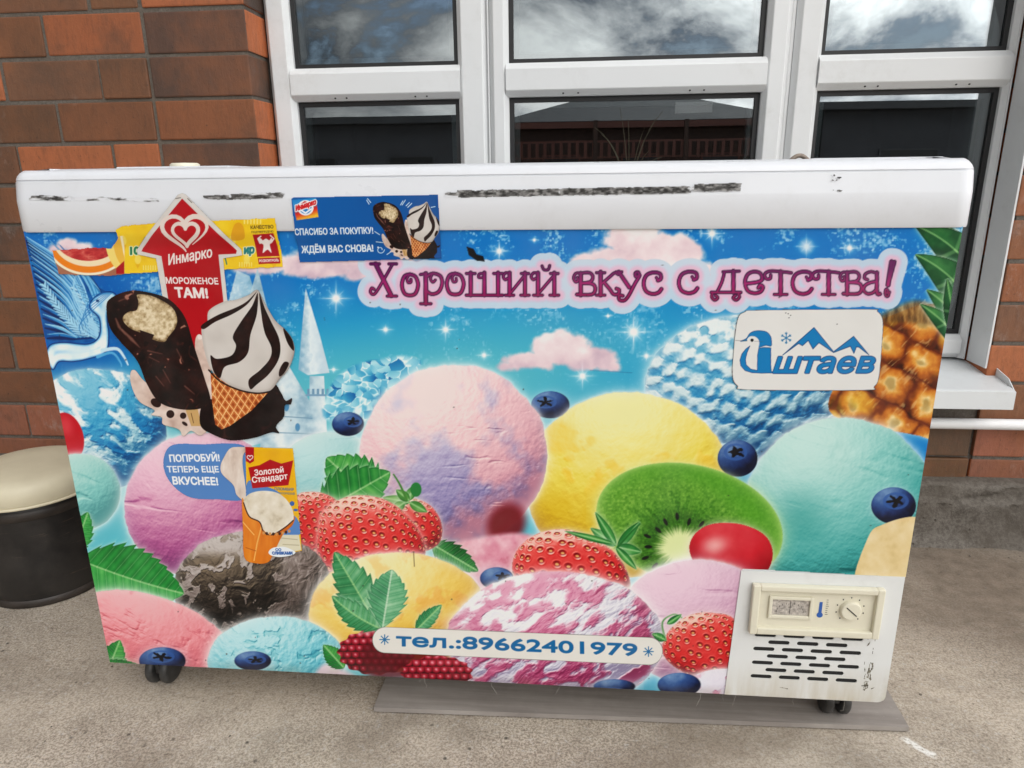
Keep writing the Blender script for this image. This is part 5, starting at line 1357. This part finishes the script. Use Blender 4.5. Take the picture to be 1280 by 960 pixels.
def window(x0, x1, g0, g1, label, hinge=True):
    # x0..x1 frame outline, g0..g1 glass
    wf = bpy.data.objects.new('window', None); wf.empty_display_size = .1
    COL.objects.link(wf); wf.location = ((x0 + x1) / 2, YF, ZB); wf.parent = wall; wf.matrix_parent_inverse = Matrix.Translation(wall.location).inverted()
    wf['label'] = label
    bpy.context.view_layer.update()
    def H_(o): o.parent = wf; o.matrix_parent_inverse = (Matrix.Translation(wall.location).inverted() @ Matrix.Translation(wf.location)).inverted() @ Matrix.Translation(wall.location).inverted(); return o
    T = Matrix.Translation(Vector(wf.location)).inverted()
    def H_(o): o.parent = wf; o.matrix_parent_inverse = T; return o
    bm = B()
    profile_bar(bm, x0, g0, ZB, ZT, YF, False, .010); profile_bar(bm, g1, x1, ZB, ZT, YF, False, .010)
    profile_bar(bm, g0, g1, ZB + .0005, ZB + .060, YF + .0015, True); profile_bar(bm, g0, g1, ZT - .075, ZT, YF + .0015, True)
    H_(obj('frame', bm, PVC))
    bm = B()
    profile_bar(bm, g0 - .006, g1 + .006, TR0, TR1, YF - .004, True, .013)
    H_(obj('transom', bm, PVC))
    for fx in (.22, .28, .72, .775) if g1 - g0 > .5 else (.25, .32, .74, .81):
        bm = B()
        lathe(bm, [(0, -.0008), (.0022, -.0008), (.0022, .002)], (g0 + fx * (g1 - g0), YF + .0035, TR0 + .0062), 'y', 10)
        H_(obj('drain_hole_dark', bm, BLACK))  # solid black disc, its colour imitates the shade in a drain hole
    for za, zb_ in ((ZB + .060, TR0), (TR1, ZT - .075)):
        bm = B(); y = YF + .030
        box(bm, g0, g1, y, y + .004, za, zb_); box(bm, g0, g1, y + .016, y + .020, za, zb_)
        p = H_(obj('pane', bm, GLASS))
        bm = B(); t = .011
        for a, b, c, d in ((g0, g0 + t, za, zb_), (g1 - t, g1, za, zb_), (g0 + t, g1 - t, za, za + t), (g0 + t, g1 - t, zb_ - t, zb_)): box(bm, a, b, y - .006, y - .0005, c, d)
        H_(obj('gasket', bm, GASKET))
        bm = B(); t0, t = .009, .024
        for a, b, c, d in ((g0 + t0, g0 + t, za + t0, zb_ - t0), (g1 - t, g1 - t0, za + t0, zb_ - t0), (g0 + t, g1 - t, za + t0, za + t), (g0 + t, g1 - t, zb_ - t, zb_ - t0)): box(bm, a, b, y + .0045, y + .0155, c, d)
        H_(obj('spacer', bm, ALU))
    return wf
window(.040, .583, .101, .511, 'left window, storm clouds mirrored in it')
window(.588, 1.287, .634, 1.232, 'middle window, mirroring a brown house')
window(1.297, 1.7905, 1.360, 1.770, 'right window beside the right brick pier')
bm = B()
profile_bar(bm, .5832, .5878, ZB, ZT, YF + .004, False, .0005)
profile_bar(bm, 1.2872, 1.2968, ZB, ZT, YF + .016, False, .0005)
W(obj('joint_strip', bm, PVC))
bm = B(); box(bm, 1.7865, 1.7915, YW + .004, YF - .0005, ZB - .002, ZT, .001)
W(obj('reveal_lining', bm, PVC))
# sill: bent sheet with turned-up end
bm = B()
pr = [(YF + .03, .438), (YF - .004, .436), (.668, .413), (.660, .410), (.6595, .368), (.664, .366), (.6640, .405), (.672, .408), (YF + .03, .431)]
a = [bm.verts.new((XL + .002, p, q)) for p, q in pr]; b = [bm.verts.new((1.811, p, q)) for p, q in pr]
bm.faces.new(a); bm.faces.new(b[::-1])
for i in range(len(pr)): bm.faces.new((a[i], b[i], b[(i + 1) % len(pr)], a[(i + 1) % len(pr)]))
prism_v = [(1.8115, YF - .0, .436), (1.8115, .690, .414), (1.8115, .672, .412), (1.8115, .700, .432), (1.8115, YF - .0, .462)]
a = [bm.verts.new(p) for p in prism_v]; b = [bm.verts.new((p[0] + .002, p[1], p[2])) for p in prism_v]
bm.faces.new(a); bm.faces.new(b[::-1])
for i in range(5): bm.faces.new((a[i], b[i], b[(i + 1) % 5], a[(i + 1) % 5]))
W(obj('window_sill', bm, SILLM))
# pipe along the wall
bm = B()
tube(bm, [(.62, .722, .311), (1.7, .722, .3105), (3.4, .722, .312)], .0135, 18)
for x in (.64, 1.3, 2.6): tube(bm, [(x, .722, .311), (x + .03, .722, .311)], .0165, 18)
for x in (.64, 1.3, 2.6): tube(bm, [(x + .015, .73, .311), (x + .015, .768, .311)], .005, 8)
po = obj('wall_pipe', bm, PIPE, smooth=True)
tag(po, 'thin white pipe running level along the brick wall under the window sill', 'pipe')

# ------------------------------------------------------------------ laminate sheet under the freezer
bm = B()
q = [(.462, .014), (1.363, .037), (1.372, .56), (.470, .55)]
for zz_, rev in ((.0005, True), (.0075, False)):
    pass
lo = [bm.verts.new((x, y, .0030)) for x, y in q]; hi = [bm.verts.new((x, y, .0115)) for x, y in q]
bm.faces.new(hi); bm.faces.new(lo[::-1])
for i in range(4): bm.faces.new((lo[i], lo[(i + 1) % 4], hi[(i + 1) % 4], hi[i]))
tag(obj('laminate_board', bm, BOARD), 'worn grey brown laminate board lying on the concrete under the freezer', 'board')

# ------------------------------------------------------------------ stool
st = thing('stool', 'low round stool with cream padded top on a black drum left of the freezer', 'stool', (-.413, .385, 0))
M = Mat('black_drum'); n = M.noise(14, 6, .65); sc_ = M.noise(20, 6, .7, (.5, .5, 5))
c = M.mix(M.rng(n, .4, .7), (.012, .011, .011), (.030, .026, .023)); c = M.mix(M.rng(sc_, .62, .72, 0, .7), c, (.12, .085, .06)); M.base(c); M.rough(M.rng(n, .3, .7, .32, .55)); M.bump(n, .12, .003)
M_band = simple('rusty_black_band', (.030, .023, .019), .5, .5, 26)
bm = B(); lathe(bm, [(0, .001), (.119, .001), (.123, .006), (.1235, .10), (.1225, .22), (.1235, .228), (.120, .234), (0, .234)], seg=72)
obj('drum', bm, M.m, st, True)
M = Mat('cream_vinyl'); n = M.noise(7, 5, .6); f = M.noise(220, 3)
M.base(M.mix(M.rng(n, .35, .7), (.66, .60, .44), (.56, .50, .36))); M.rough(.45); M.bump(f, .1, .0008)
bm = B(); lathe(bm, [(0, .2345), (.122, .2345), (.131, .236), (.136, .244), (.1365, .262), (.134, .276), (.126, .286), (.105, .294), (.06, .300), (0, .302)], seg=72)
cu_ = obj('cushion', bm, M.m, st, True)
bm = B(); tube(bm, [(.1370 * math.cos(a), .1370 * math.sin(a), .2400) for a in [2 * math.pi * i / 64 for i in range(65)]], .0032, 8, False)
obj('piping', bm, M.m, cu_, True)
bm = B(); lathe(bm, [(.1236, .205), (.1262, .208), (.1262, .222), (.1236, .226)], seg=72)
obj('rim_band', bm, M_band, st, True)
bm = B(); lathe(bm, [(.1215, .0), (.1258, .002), (.1258, .014), (.1232, .018)], seg=72)
obj('foot_ring', bm, M_band, st, True)

# ------------------------------------------------------------------ loose grit on the concrete
bm = B(); rg = random.Random(33)
def pebble(x, y, r):
    n0 = len(bm.verts); q = bmesh.ops.create_icosphere(bm, subdivisions=1, radius=r)
    sc = (rg.uniform(.7, 1.4), rg.uniform(.7, 1.4), rg.uniform(.4, .8))
    for v in q['verts']: v.co = Vector((x + v.co.x * sc[0] * rg.uniform(.8, 1.2), y + v.co.y * sc[1] * rg.uniform(.8, 1.2), r * .35 + v.co.z * sc[2]))
for k in range(420):
    if k % 3: x, y = rg.uniform(-.9, 2.1), .69 - abs(rg.gauss(0, .05))
    else: x, y = rg.uniform(-.6, 2.0), rg.uniform(-.35, .62)
    pebble(x, y, rg.choice([.0008, .0012, .0012, .0018, .0026]))
grit = obj('grit', bm, simple('grit_stone', (.16, .135, .11), .9, .6, 90), smooth=False)
grit['kind'] = 'stuff'; grit['label'] = 'loose grit scattered over the concrete along the wall'; grit['category'] = 'grit'
# ------------------------------------------------------------------ the chest freezer
fz = thing('chest_freezer', 'long white chest freezer covered with a printed picture of ice cream and fruit', 'freezer', (0, 0, 0))
Z0, Z1 = GZ, GZ + .738
# cabinet
bm = B()
box(bm, 0, 1.3, .0006, .60, Z0, Z1 + .03, .004, 3)
obj('cabinet', bm, ENAMEL, fz)
# printed sheet over the front
paint_front().mesh('front_print', VINYL, fz, 0.0)
# service corner: plate with real slots over a black sheet painted as the dark inside
ox, px0, px1, pz1 = .0, 1.0495, 1.2985, GZ + .2265
def capsule(x0, x1, zc, r, n=8):
    P = []
    for k in range(n + 1): a = -math.pi / 2 + math.pi * k / n; P.append((x1 - r + r * math.cos(a), zc + r * math.sin(a)))
    for k in range(n + 1): a = math.pi / 2 + math.pi * k / n; P.append((x0 + r + r * math.cos(a), zc + r * math.sin(a)))
    return P
bm = B()
R_ = .012
out_ = [(px0 + .001, Z0 + .0008), (px1 - R_, Z0 + .0008)] + [(px1 - R_ + R_ * math.cos(a), Z0 + R_ + .0008 + R_ * math.sin(a)) for a in [-math.pi / 2 + math.pi / 2 * k / 6 for k in range(1, 7)]] + [(px1, pz1 - .001), (px0 + .010, pz1)]
prism(bm, out_, -.0016, -.0004)
plate = obj('service_plate', bm, ENAMEL, fz)
cut = B(); slots = []
for r in range(7):
    zc = GZ + .1150 - r * .01275; sx_ = 1.0885
    for c_ in range(4 if r % 2 == 0 else 3):
        x0 = sx_ + c_ * .0436 + (.0218 if r % 2 else 0); slots.append((x0, x0 + .0325, zc))
        prism(cut, capsule(x0, x0 + .0325, zc, .0036), -.02, .0001)
me = bpy.data.meshes.new('cutter'); bmesh.ops.recalc_face_normals(cut, faces=cut.faces); cut.to_mesh(me); cut.free()
co_ = bpy.data.objects.new('cutter', me); COL.objects.link(co_)
md = plate.modifiers.new('slots', 'BOOLEAN'); md.object = co_; md.operation = 'DIFFERENCE'; md.solver = 'EXACT'
bpy.context.view_layer.update()
nm = bpy.data.meshes.new_from_object(plate.evaluated_get(bpy.context.evaluated_depsgraph_get()))
plate.modifiers.clear(); plate.data = nm; bpy.data.objects.remove(co_)
bm = B()
box(bm, 1.080, 1.268, -.00038, .0003, GZ + .030, GZ + .122)
obj('vent_dark_sheet', bm, BLACK, fz)  # thin black sheet, no depth: its colour replaces the shade behind the slots
for bb_ in ((1074, 784, 1098, 862), (970, 852, 990, 864)): paint_scuffs(bb_).mesh('scuff_mark', PAPER, fz, -.0018)
# control unit
bx0, bx1, bz0, bz1, by = 1.0770, 1.2700, GZ + .1225, GZ + .2080, -.0125
ix0, ix1, iz0, iz1 = 1.0885, 1.2590, GZ + .1340, GZ + .1985
bm = B()
def ring_box(bm, o, i, y0, y1, bev):
    (a0, a1, c0, c1), (b0, b1, d0, d1) = o, i
    box(bm, a0, b0, y0, y1, c0, c1, bev); box(bm, b1, a1, y0, y1, c0, c1, bev)
    box(bm, b0 - .0005, b1 + .0005, y0 + .0002, y1, c0 + .0002, d0, bev); box(bm, b0 - .0005, b1 + .0005, y0 + .0002, y1, d1, c1 - .0002, bev)
ring_box(bm, (bx0, bx1, bz0, bz1), (ix0, ix1, iz0, iz1), by, -.0018, .0018)
ctl = obj('control_box', bm, CREAM, fz)
bm = B(); box(bm, ix0, ix1, -.0052, -.0019, iz0, iz1)
obj('dial_plate', bm, CREAM, ctl)
bm = B()
ring_box(bm, (1.1035, 1.1690, GZ + .1500, GZ + .1885), (1.1085, 1.1640, GZ + .1555, GZ + .1830), -.0092, -.0053, .0010)
th = obj('thermometer', bm, CREAM, ctl)
bm = B(); box(bm, 1.1085, 1.1640, -.0058, -.0053, GZ + .1555, GZ + .1830); obj('thermometer_scale', bm, CHROME_GREY, ctl)
bm = B()
for k in range(11): a = math.pi * (k / 10); box(bm, 1.136 + .020 * math.cos(a) - .0003, 1.136 + .020 * math.cos(a) + .0003, -.0062, -.0059, GZ + .160 + .016 * math.sin(a) * .9, GZ + .163 + .016 * math.sin(a) * .9)
box(bm, 1.1358, 1.1363, -.0063, -.0059, GZ + .158, GZ + .180)
obj('scale_marks', bm, INK, ctl)
bm = B()
prism(bm, capsule(1.1800, 1.1838, GZ + .168, .0019), -.0056, -.0053) if False else None
P = [(1.1806 - .0, GZ + .186), (1.1806, GZ + .160)]
prism(bm, [(1.1793 + x, GZ + .160 + z_) for x, z_ in [(-.0006, 0), (.0040, 0), (.0040, .020), (-.0006, .020)]], -.00565, -.00535)
lathe(bm, [(0, -.0003), (.0046, -.0003), (.0046, 0)], (1.181, -.00536, GZ + .1575), 'y', 20)
obj('thermometer_mark', bm, BLUE, ctl)
bm = B()
for k in range(8): box(bm, 1.1885, 1.1885 + (.0042 if k % 4 == 0 else .003), -.00562, -.0053, GZ + .1585 + k * .0036, GZ + .1591 + k * .0036)
for k in range(9):
    a = math.radians(230 - k * 35); cx_, cz_ = 1.2245 + .0205 * math.cos(a), GZ + .1690 + .0205 * math.sin(a)
    box(bm, cx_ - .0008, cx_ + .0008, -.00562, -.0053, cz_ - .0011, cz_ + .0011)
obj('dial_marks', bm, INK, ctl)
bm = B(); lathe(bm, [(.0158, 0), (.0158, -.0020), (.0145, -.0062), (.0135, -.0068), (0, -.0068)], (1.2245, -.0053, GZ + .1690), 'y', 40)
dial = obj('dial', bm, CREAM, ctl)
bm = B(); vs = box(bm, -.0105, .0105, -.0005, 0, -.0008, .0008)
bmesh.ops.rotate(bm, verts=bm.verts, cent=(0, 0, 0), matrix=Matrix.Rotation(rad(42), 3, 'Y')); bmesh.ops.translate(bm, verts=bm.verts, vec=(1.2245, -.0122, GZ + .1690))
obj('pointer', bm, INK, dial)

# lid frame: one moulded profile swept round the cabinet
prof = [(-.0060, Z1 - .001), (.0070, Z1 - .001), (.0088, Z1 + .002), (.0092, Z1 + .042), (.0085, Z1 + .0450), (.0035, Z1 + .0690), (.0012, Z1 + .0696), (.0008, Z1 + .0712), (.0024, Z1 + .0718), (.0005, Z1 + .0770), (-.0035, Z1 + .0815), (-.0085, Z1 + .0842), (-.0150, Z1 + .0850), (-.0180, Z1 + .0845),
        (-.0188, Z1 + .0810), (-.0210, Z1 + .0808), (-.0222, Z1 + .0850), (-.0430, Z1 + .0870), (-.0450, Z1 + .0800), (-.0450, Z1 + .0400)]
bm = B()
lx0, lx1, ly0, ly1 = -.002, 1.3035, .0040, .612
crn, seg = .018, 8
path = []
for cx_, cy_, a0 in ((lx1 - crn, ly0 + crn, -90), (lx1 - crn, ly1 - crn, 0), (lx0 + crn, ly1 - crn, 90), (lx0 + crn, ly0 + crn, 180)):
    for k in range(seg + 1):
        a = rad(a0 + 90 * k / seg); path.append((cx_, cy_, math.cos(a), math.sin(a)))
rings = []
zs_ = [z_ for _, z_ in prof]
end_prof = np.interp(zs_, [Z1 - .001, Z1 + .004, Z1 + .050, Z1 + .062, Z1 + .072, Z1 + .079, Z1 + .0835, Z1 + .0870], [.0088, .0094, .0094, .0090, .0072, .0035, -.0020, -.0100])
for cx_, cy_, nx__, ny__ in path:
    rings.append([bm.verts.new((cx_ + (crn + (o if k in (0,) or k > 12 else e_)) * nx__, cy_ + (crn + o) * ny__, z_)) for k, ((o, z_), e_) in enumerate(zip(prof, end_prof))])
for a, b in zip(rings, rings[1:] + rings[:1]):
    for k in range(len(prof) - 1): bm.faces.new((a[k], a[k + 1], b[k + 1], b[k]))
lid = obj('lid_frame', bm, WHITE, fz, True)
md = lid.modifiers.new('edges', 'EDGE_SPLIT'); md.split_angle = rad(32)
# moulded corner caps at the two front ends
for xa, xb, sgn in ((lx0 - .0095, lx0 + .030, 1), (lx1 - .030, lx1 + .0095, -1)):
    pass
for st_, bb_ in RESIDUE: paint_residue(st_, bb_).mesh('tape_residue', PAPER, fz, -.0054)
paint_residue([], (1030, 214, 1060, 244), [(1041, 219), (1047, 222), (1042, 225), (1042, 237), (1048, 238)]).mesh('ink_stamp', PAPER, fz, 0, lambda Z: -.0054 + .10 * np.clip(Z - .782, 0, 1))
# sliding glass lids in the frame
for x0, x1, zc in ((.045, .68, Z1 + .0760), (.62, 1.255, Z1 + .0640)):
    g = B(); box(g, x0 + .012, x1 - .012, .058, .554, zc, zc + .004)
    gl = obj('glass_lid', g, GLASS, fz)
    f = B()
    for a, b, c, d in ((x0, x0 + .014, .045, .567), (x1 - .014, x1, .045, .567), (x0 + .014, x1 - .014, .045, .059), (x0 + .014, x1 - .014, .553, .567)): box(f, a, b, c, d, zc - .003, zc + .0088, .001)
    obj('lid_rim', f, WHITE, gl)
bm = B(); box(bm, .118, .292, .060, .30, Z1 + .0850, Z1 + .0892, .0015)
lathe(bm, [(.026, -.02), (.026, .004), (.022, .008), (0, .009)], (.212, .085, Z1 + .0905), 'y', 36) if False else None
lock = obj('lid_lock_plate', bm, WHITE, fz)
bm = B(); lathe(bm, [(.0, 0), (.021, 0), (.021, .0050), (.018, .0072), (0, .0078)], (.212, .085, Z1 + .0870), 'z', 40)
obj('round_lock', bm, CREAM, fz, True)
bm = B()
tube(bm, [(1.092 + .026 * t, .065, Z1 + .084 + .0080 * math.sin(math.pi * t)) for t in [i / 14 for i in range(15)]], .0030, 10)
obj('lid_handle', bm, simple('worn_brown_handle', (.24, .19, .15), .45, .4, 60), fz, True)
bm = B(); box(bm, 1.118, 1.286, .046, .30, Z1 + .0820, Z1 + .0878, .002)
obj('rear_lid_rim', bm, WHITE, fz)

# stickers on the front
def on_panel(A, name, y, m=PAPER, label=None): return A.mesh(name, m, fz, y, None, .86, label)
paint_promo().mesh('promo_strip', PAPER, fz, 0, lambda Z: sticker_profile(Z) + .0004, .86, 'torn yellow strip with a grapefruit and a red quality mark')
paint_thanks().mesh('thank_you_sticker', PAPER, fz, 0, lambda Z: sticker_profile(Z) + .0002, .86, 'blue sticker thanking for the purchase')
paint_arrow().mesh('arrow_sticker', PAPER, fz, 0, lambda Z: sticker_profile(Z) - .0006, .86, 'red arrow sticker over a chocolate bar and a cone')
on_panel(paint_bubble(), 'speech_bubble_sticker', -.0008, label='blue speech bubble sticker')
on_panel(paint_gold(), 'cup_sticker', -.0014, label='yellow wrapper sticker with an ice cream cup')
on_panel(paint_name(), 'name_sticker', -.0010, label='white rounded sticker with mountains and a bird initial')
on_panel(paint_phone(), 'phone_sticker', -.0010, label='white strip with a telephone number')
# castors
def castor(x, y, zf=0.0):
    bm = B(); box(bm, x - .022, x + .022, y - .022, y + .022, Z0 - .006, Z0 + .001, .001); box(bm, x - .004, x + .004, y - .012, y + .016, zf + .028, Z0 - .004, .001)
    lathe(bm, [(.0, -.012), (.0125, -.012), (.0125, 0), (0, 0)], (x, y, Z0 - .006), 'z', 20)
    o = obj('castor', bm, RUBBER, fz)
    for s in (-1, 1):
        bm = B(); lathe(bm, [(0, -.0075), (.020, -.0080), (.0275, -.0070), (.0300, -.0040), (.0305, 0), (.0300, .0040), (.0275, .0070), (.020, .0080), (0, .0075)], (x + s * .0135, y + .008, zf + .0305), 'x', 36)
        w_ = obj('wheel', bm, RUBBER, o, True)
for x, y in ((.049, .062), (1.249, .062), (.049, .545), (1.249, .545)): castor(x, y, .0115 if x > .5 else .0)
# dust fluff and hairs caught under the front edge
bm = B()
rh = random.Random(4)
for k in range(14):
    x = rh.uniform(.05, 1.28); p = Vector((x, rh.uniform(-.0015, .004), Z0 + .002)); pts = [p]
    for _ in range(4):
        p = p + Vector((rh.uniform(-.004, .004), rh.uniform(-.004, .002), -rh.uniform(.001, .007))); pts.append(p)
    tube(bm, pts, .00022, 4)
obj('dust_fluff', bm, simple('grey_fluff', (.30, .28, .25), .9), fz)['kind'] = 'stuff'

# ------------------------------------------------------------------ houses across the yard (they show in the window glass)
def m_wood():
    M = Mat('brown_cladding'); n = M.noise(3, 6, .6, (8, 8, .3)); M.base(M.mix(M.rng(n, .3, .7), (.055, .022, .013), (.025, .013, .009))); M.rough(.7); return M.m
WOOD = m_wood(); TRIM = simple('red_trim', (.10, .030, .020), .6); ROOF = simple('dark_roof_sheet', (.045, .047, .052), .55, .25, 2); PALE = simple('pale_board', (.62, .63, .64), .6); GREYW = simple('grey_render', (.06, .062, .07), .85, .2, 1.5)
STRAW = simple('dry_straw', (.18, .15, .10), .8)
def house(name, x0, x1, y, dep, eave, ridge, m_wall, label, rail=False):
    h = thing(name, label, 'house', ((x0 + x1) / 2, y, 0))
    T = Matrix.Translation(Vector(h.location)).inverted()
    def K(o, p=h):
        o.parent = p
        o.matrix_parent_inverse = T if p is h else Matrix.Identity(4)
        return o
    bm = B(); box(bm, x0, x1, y - dep, y, .0, eave); K(obj('wall', bm, m_wall))
    bm = B(); e = .45
    base_ = [bm.verts.new(p) for p in ((x0 - e, y + e, eave), (x1 + e, y + e, eave), (x1 + e, y - dep - e, eave), (x0 - e, y - dep - e, eave))]
    ins = min((x1 - x0) * .38, dep / 2)
    r1, r2 = bm.verts.new((x0 + ins, y - dep / 2, ridge)), bm.verts.new((x1 - ins, y - dep / 2, ridge))
    for f in ((base_[0], base_[1], r2, r1), (base_[1], base_[2], r2), (base_[2], base_[3], r1, r2), (base_[3], base_[0], r1)): bm.faces.new(f)
    bm.faces.new(base_)
    K(obj('roof', bm, ROOF))
    bm = B(); box(bm, x0 - e, x1 + e, y + e - .02, y + e + .03, eave - .22, eave - .02); K(obj('fascia', bm, TRIM if rail else ROOF))
    for i in range(3):
        xa = x0 + (x1 - x0) * (.14 + .3 * i); bm = B(); box(bm, xa, xa + (x1 - x0) * .13, y + .003, y + .03, .9, 1.65)
        wv = K(obj('window', bm, GASKET)); 
        bm = B()
        wd_ = (x1 - x0) * .13
        for a, b, c, d in ((xa - .06, xa, .84, 1.71), (xa + wd_, xa + wd_ + .06, .84, 1.71), (xa, xa + wd_, 1.65, 1.71), (xa, xa + wd_, .84, .90)): box(bm, a, b, y + .002, y + .05, c, d)
        K(obj('window_frame', bm, TRIM if rail else ROOF))
    if rail:
        bm = B(); box(bm, x0, x1, y + .9, y + .96, 2.05, 2.11); box(bm, x0, x1, y + .9, y + .96, 1.55, 1.60)
        n_ = int((x1 - x0) / .26)
        for i in range(n_ + 1): xa = x0 + (x1 - x0) * i / n_; box(bm, xa - .05, xa + .05, y + .91, y + .95, 1.60, 2.05)
        K(obj('balustrade', bm, TRIM))
        for fx in (.0, .33, .66, 1.0): 
            bm = B(); xa = x0 + (x1 - x0) * fx; box(bm, xa - .07, xa + .07, y + .86, y + 1.0, 0, eave - .02); K(obj('post', bm, WOOD))
    return h
house('wooden_house', -1.6, 7.4, -23.0, 7.0, 2.75, 4.05, WOOD, 'brown wooden house with a red balustrade mirrored in the middle window', True)
sg = B(); box(sg, 4.0, 5.2, -22.62, -22.56, 2.95, 3.30)
hs = COL.objects['wooden_house']; so_ = obj('roof_sign', sg, PALE, hs); so_.matrix_parent_inverse = Matrix.Translation(hs.location).inverted()
dp = thing('dry_bush', 'bare dry bush with thin arching stems mirrored in the middle window', 'bush', (1.9, -13.0, 0))
rd = random.Random(12)
for k in range(9):
    bm = B(); a = rd.uniform(0, 6.28); l_ = rd.uniform(1.7, 2.6); sp = rd.uniform(.3, 1.0)
    tube(bm, [(sp * t * t * math.cos(a), sp * t * t * math.sin(a), l_ * t - .5 * sp * t ** 4) for t in [i / 8 for i in range(9)]], [.016 * (1 - .7 * i / 8) for i in range(9)], 6)
    obj('stem', bm, STRAW, dp)
house('grey_house', -14.0, -2.6, -22.0, 8.0, 2.95, 3.25, GREYW, 'long dark house with a flat roof mirrored in the left window')
house('dark_house', 8.6, 22.0, -22.0, 8.0, 3.1, 3.35, GREYW, 'low dark house with a flat roof mirrored in the right window')
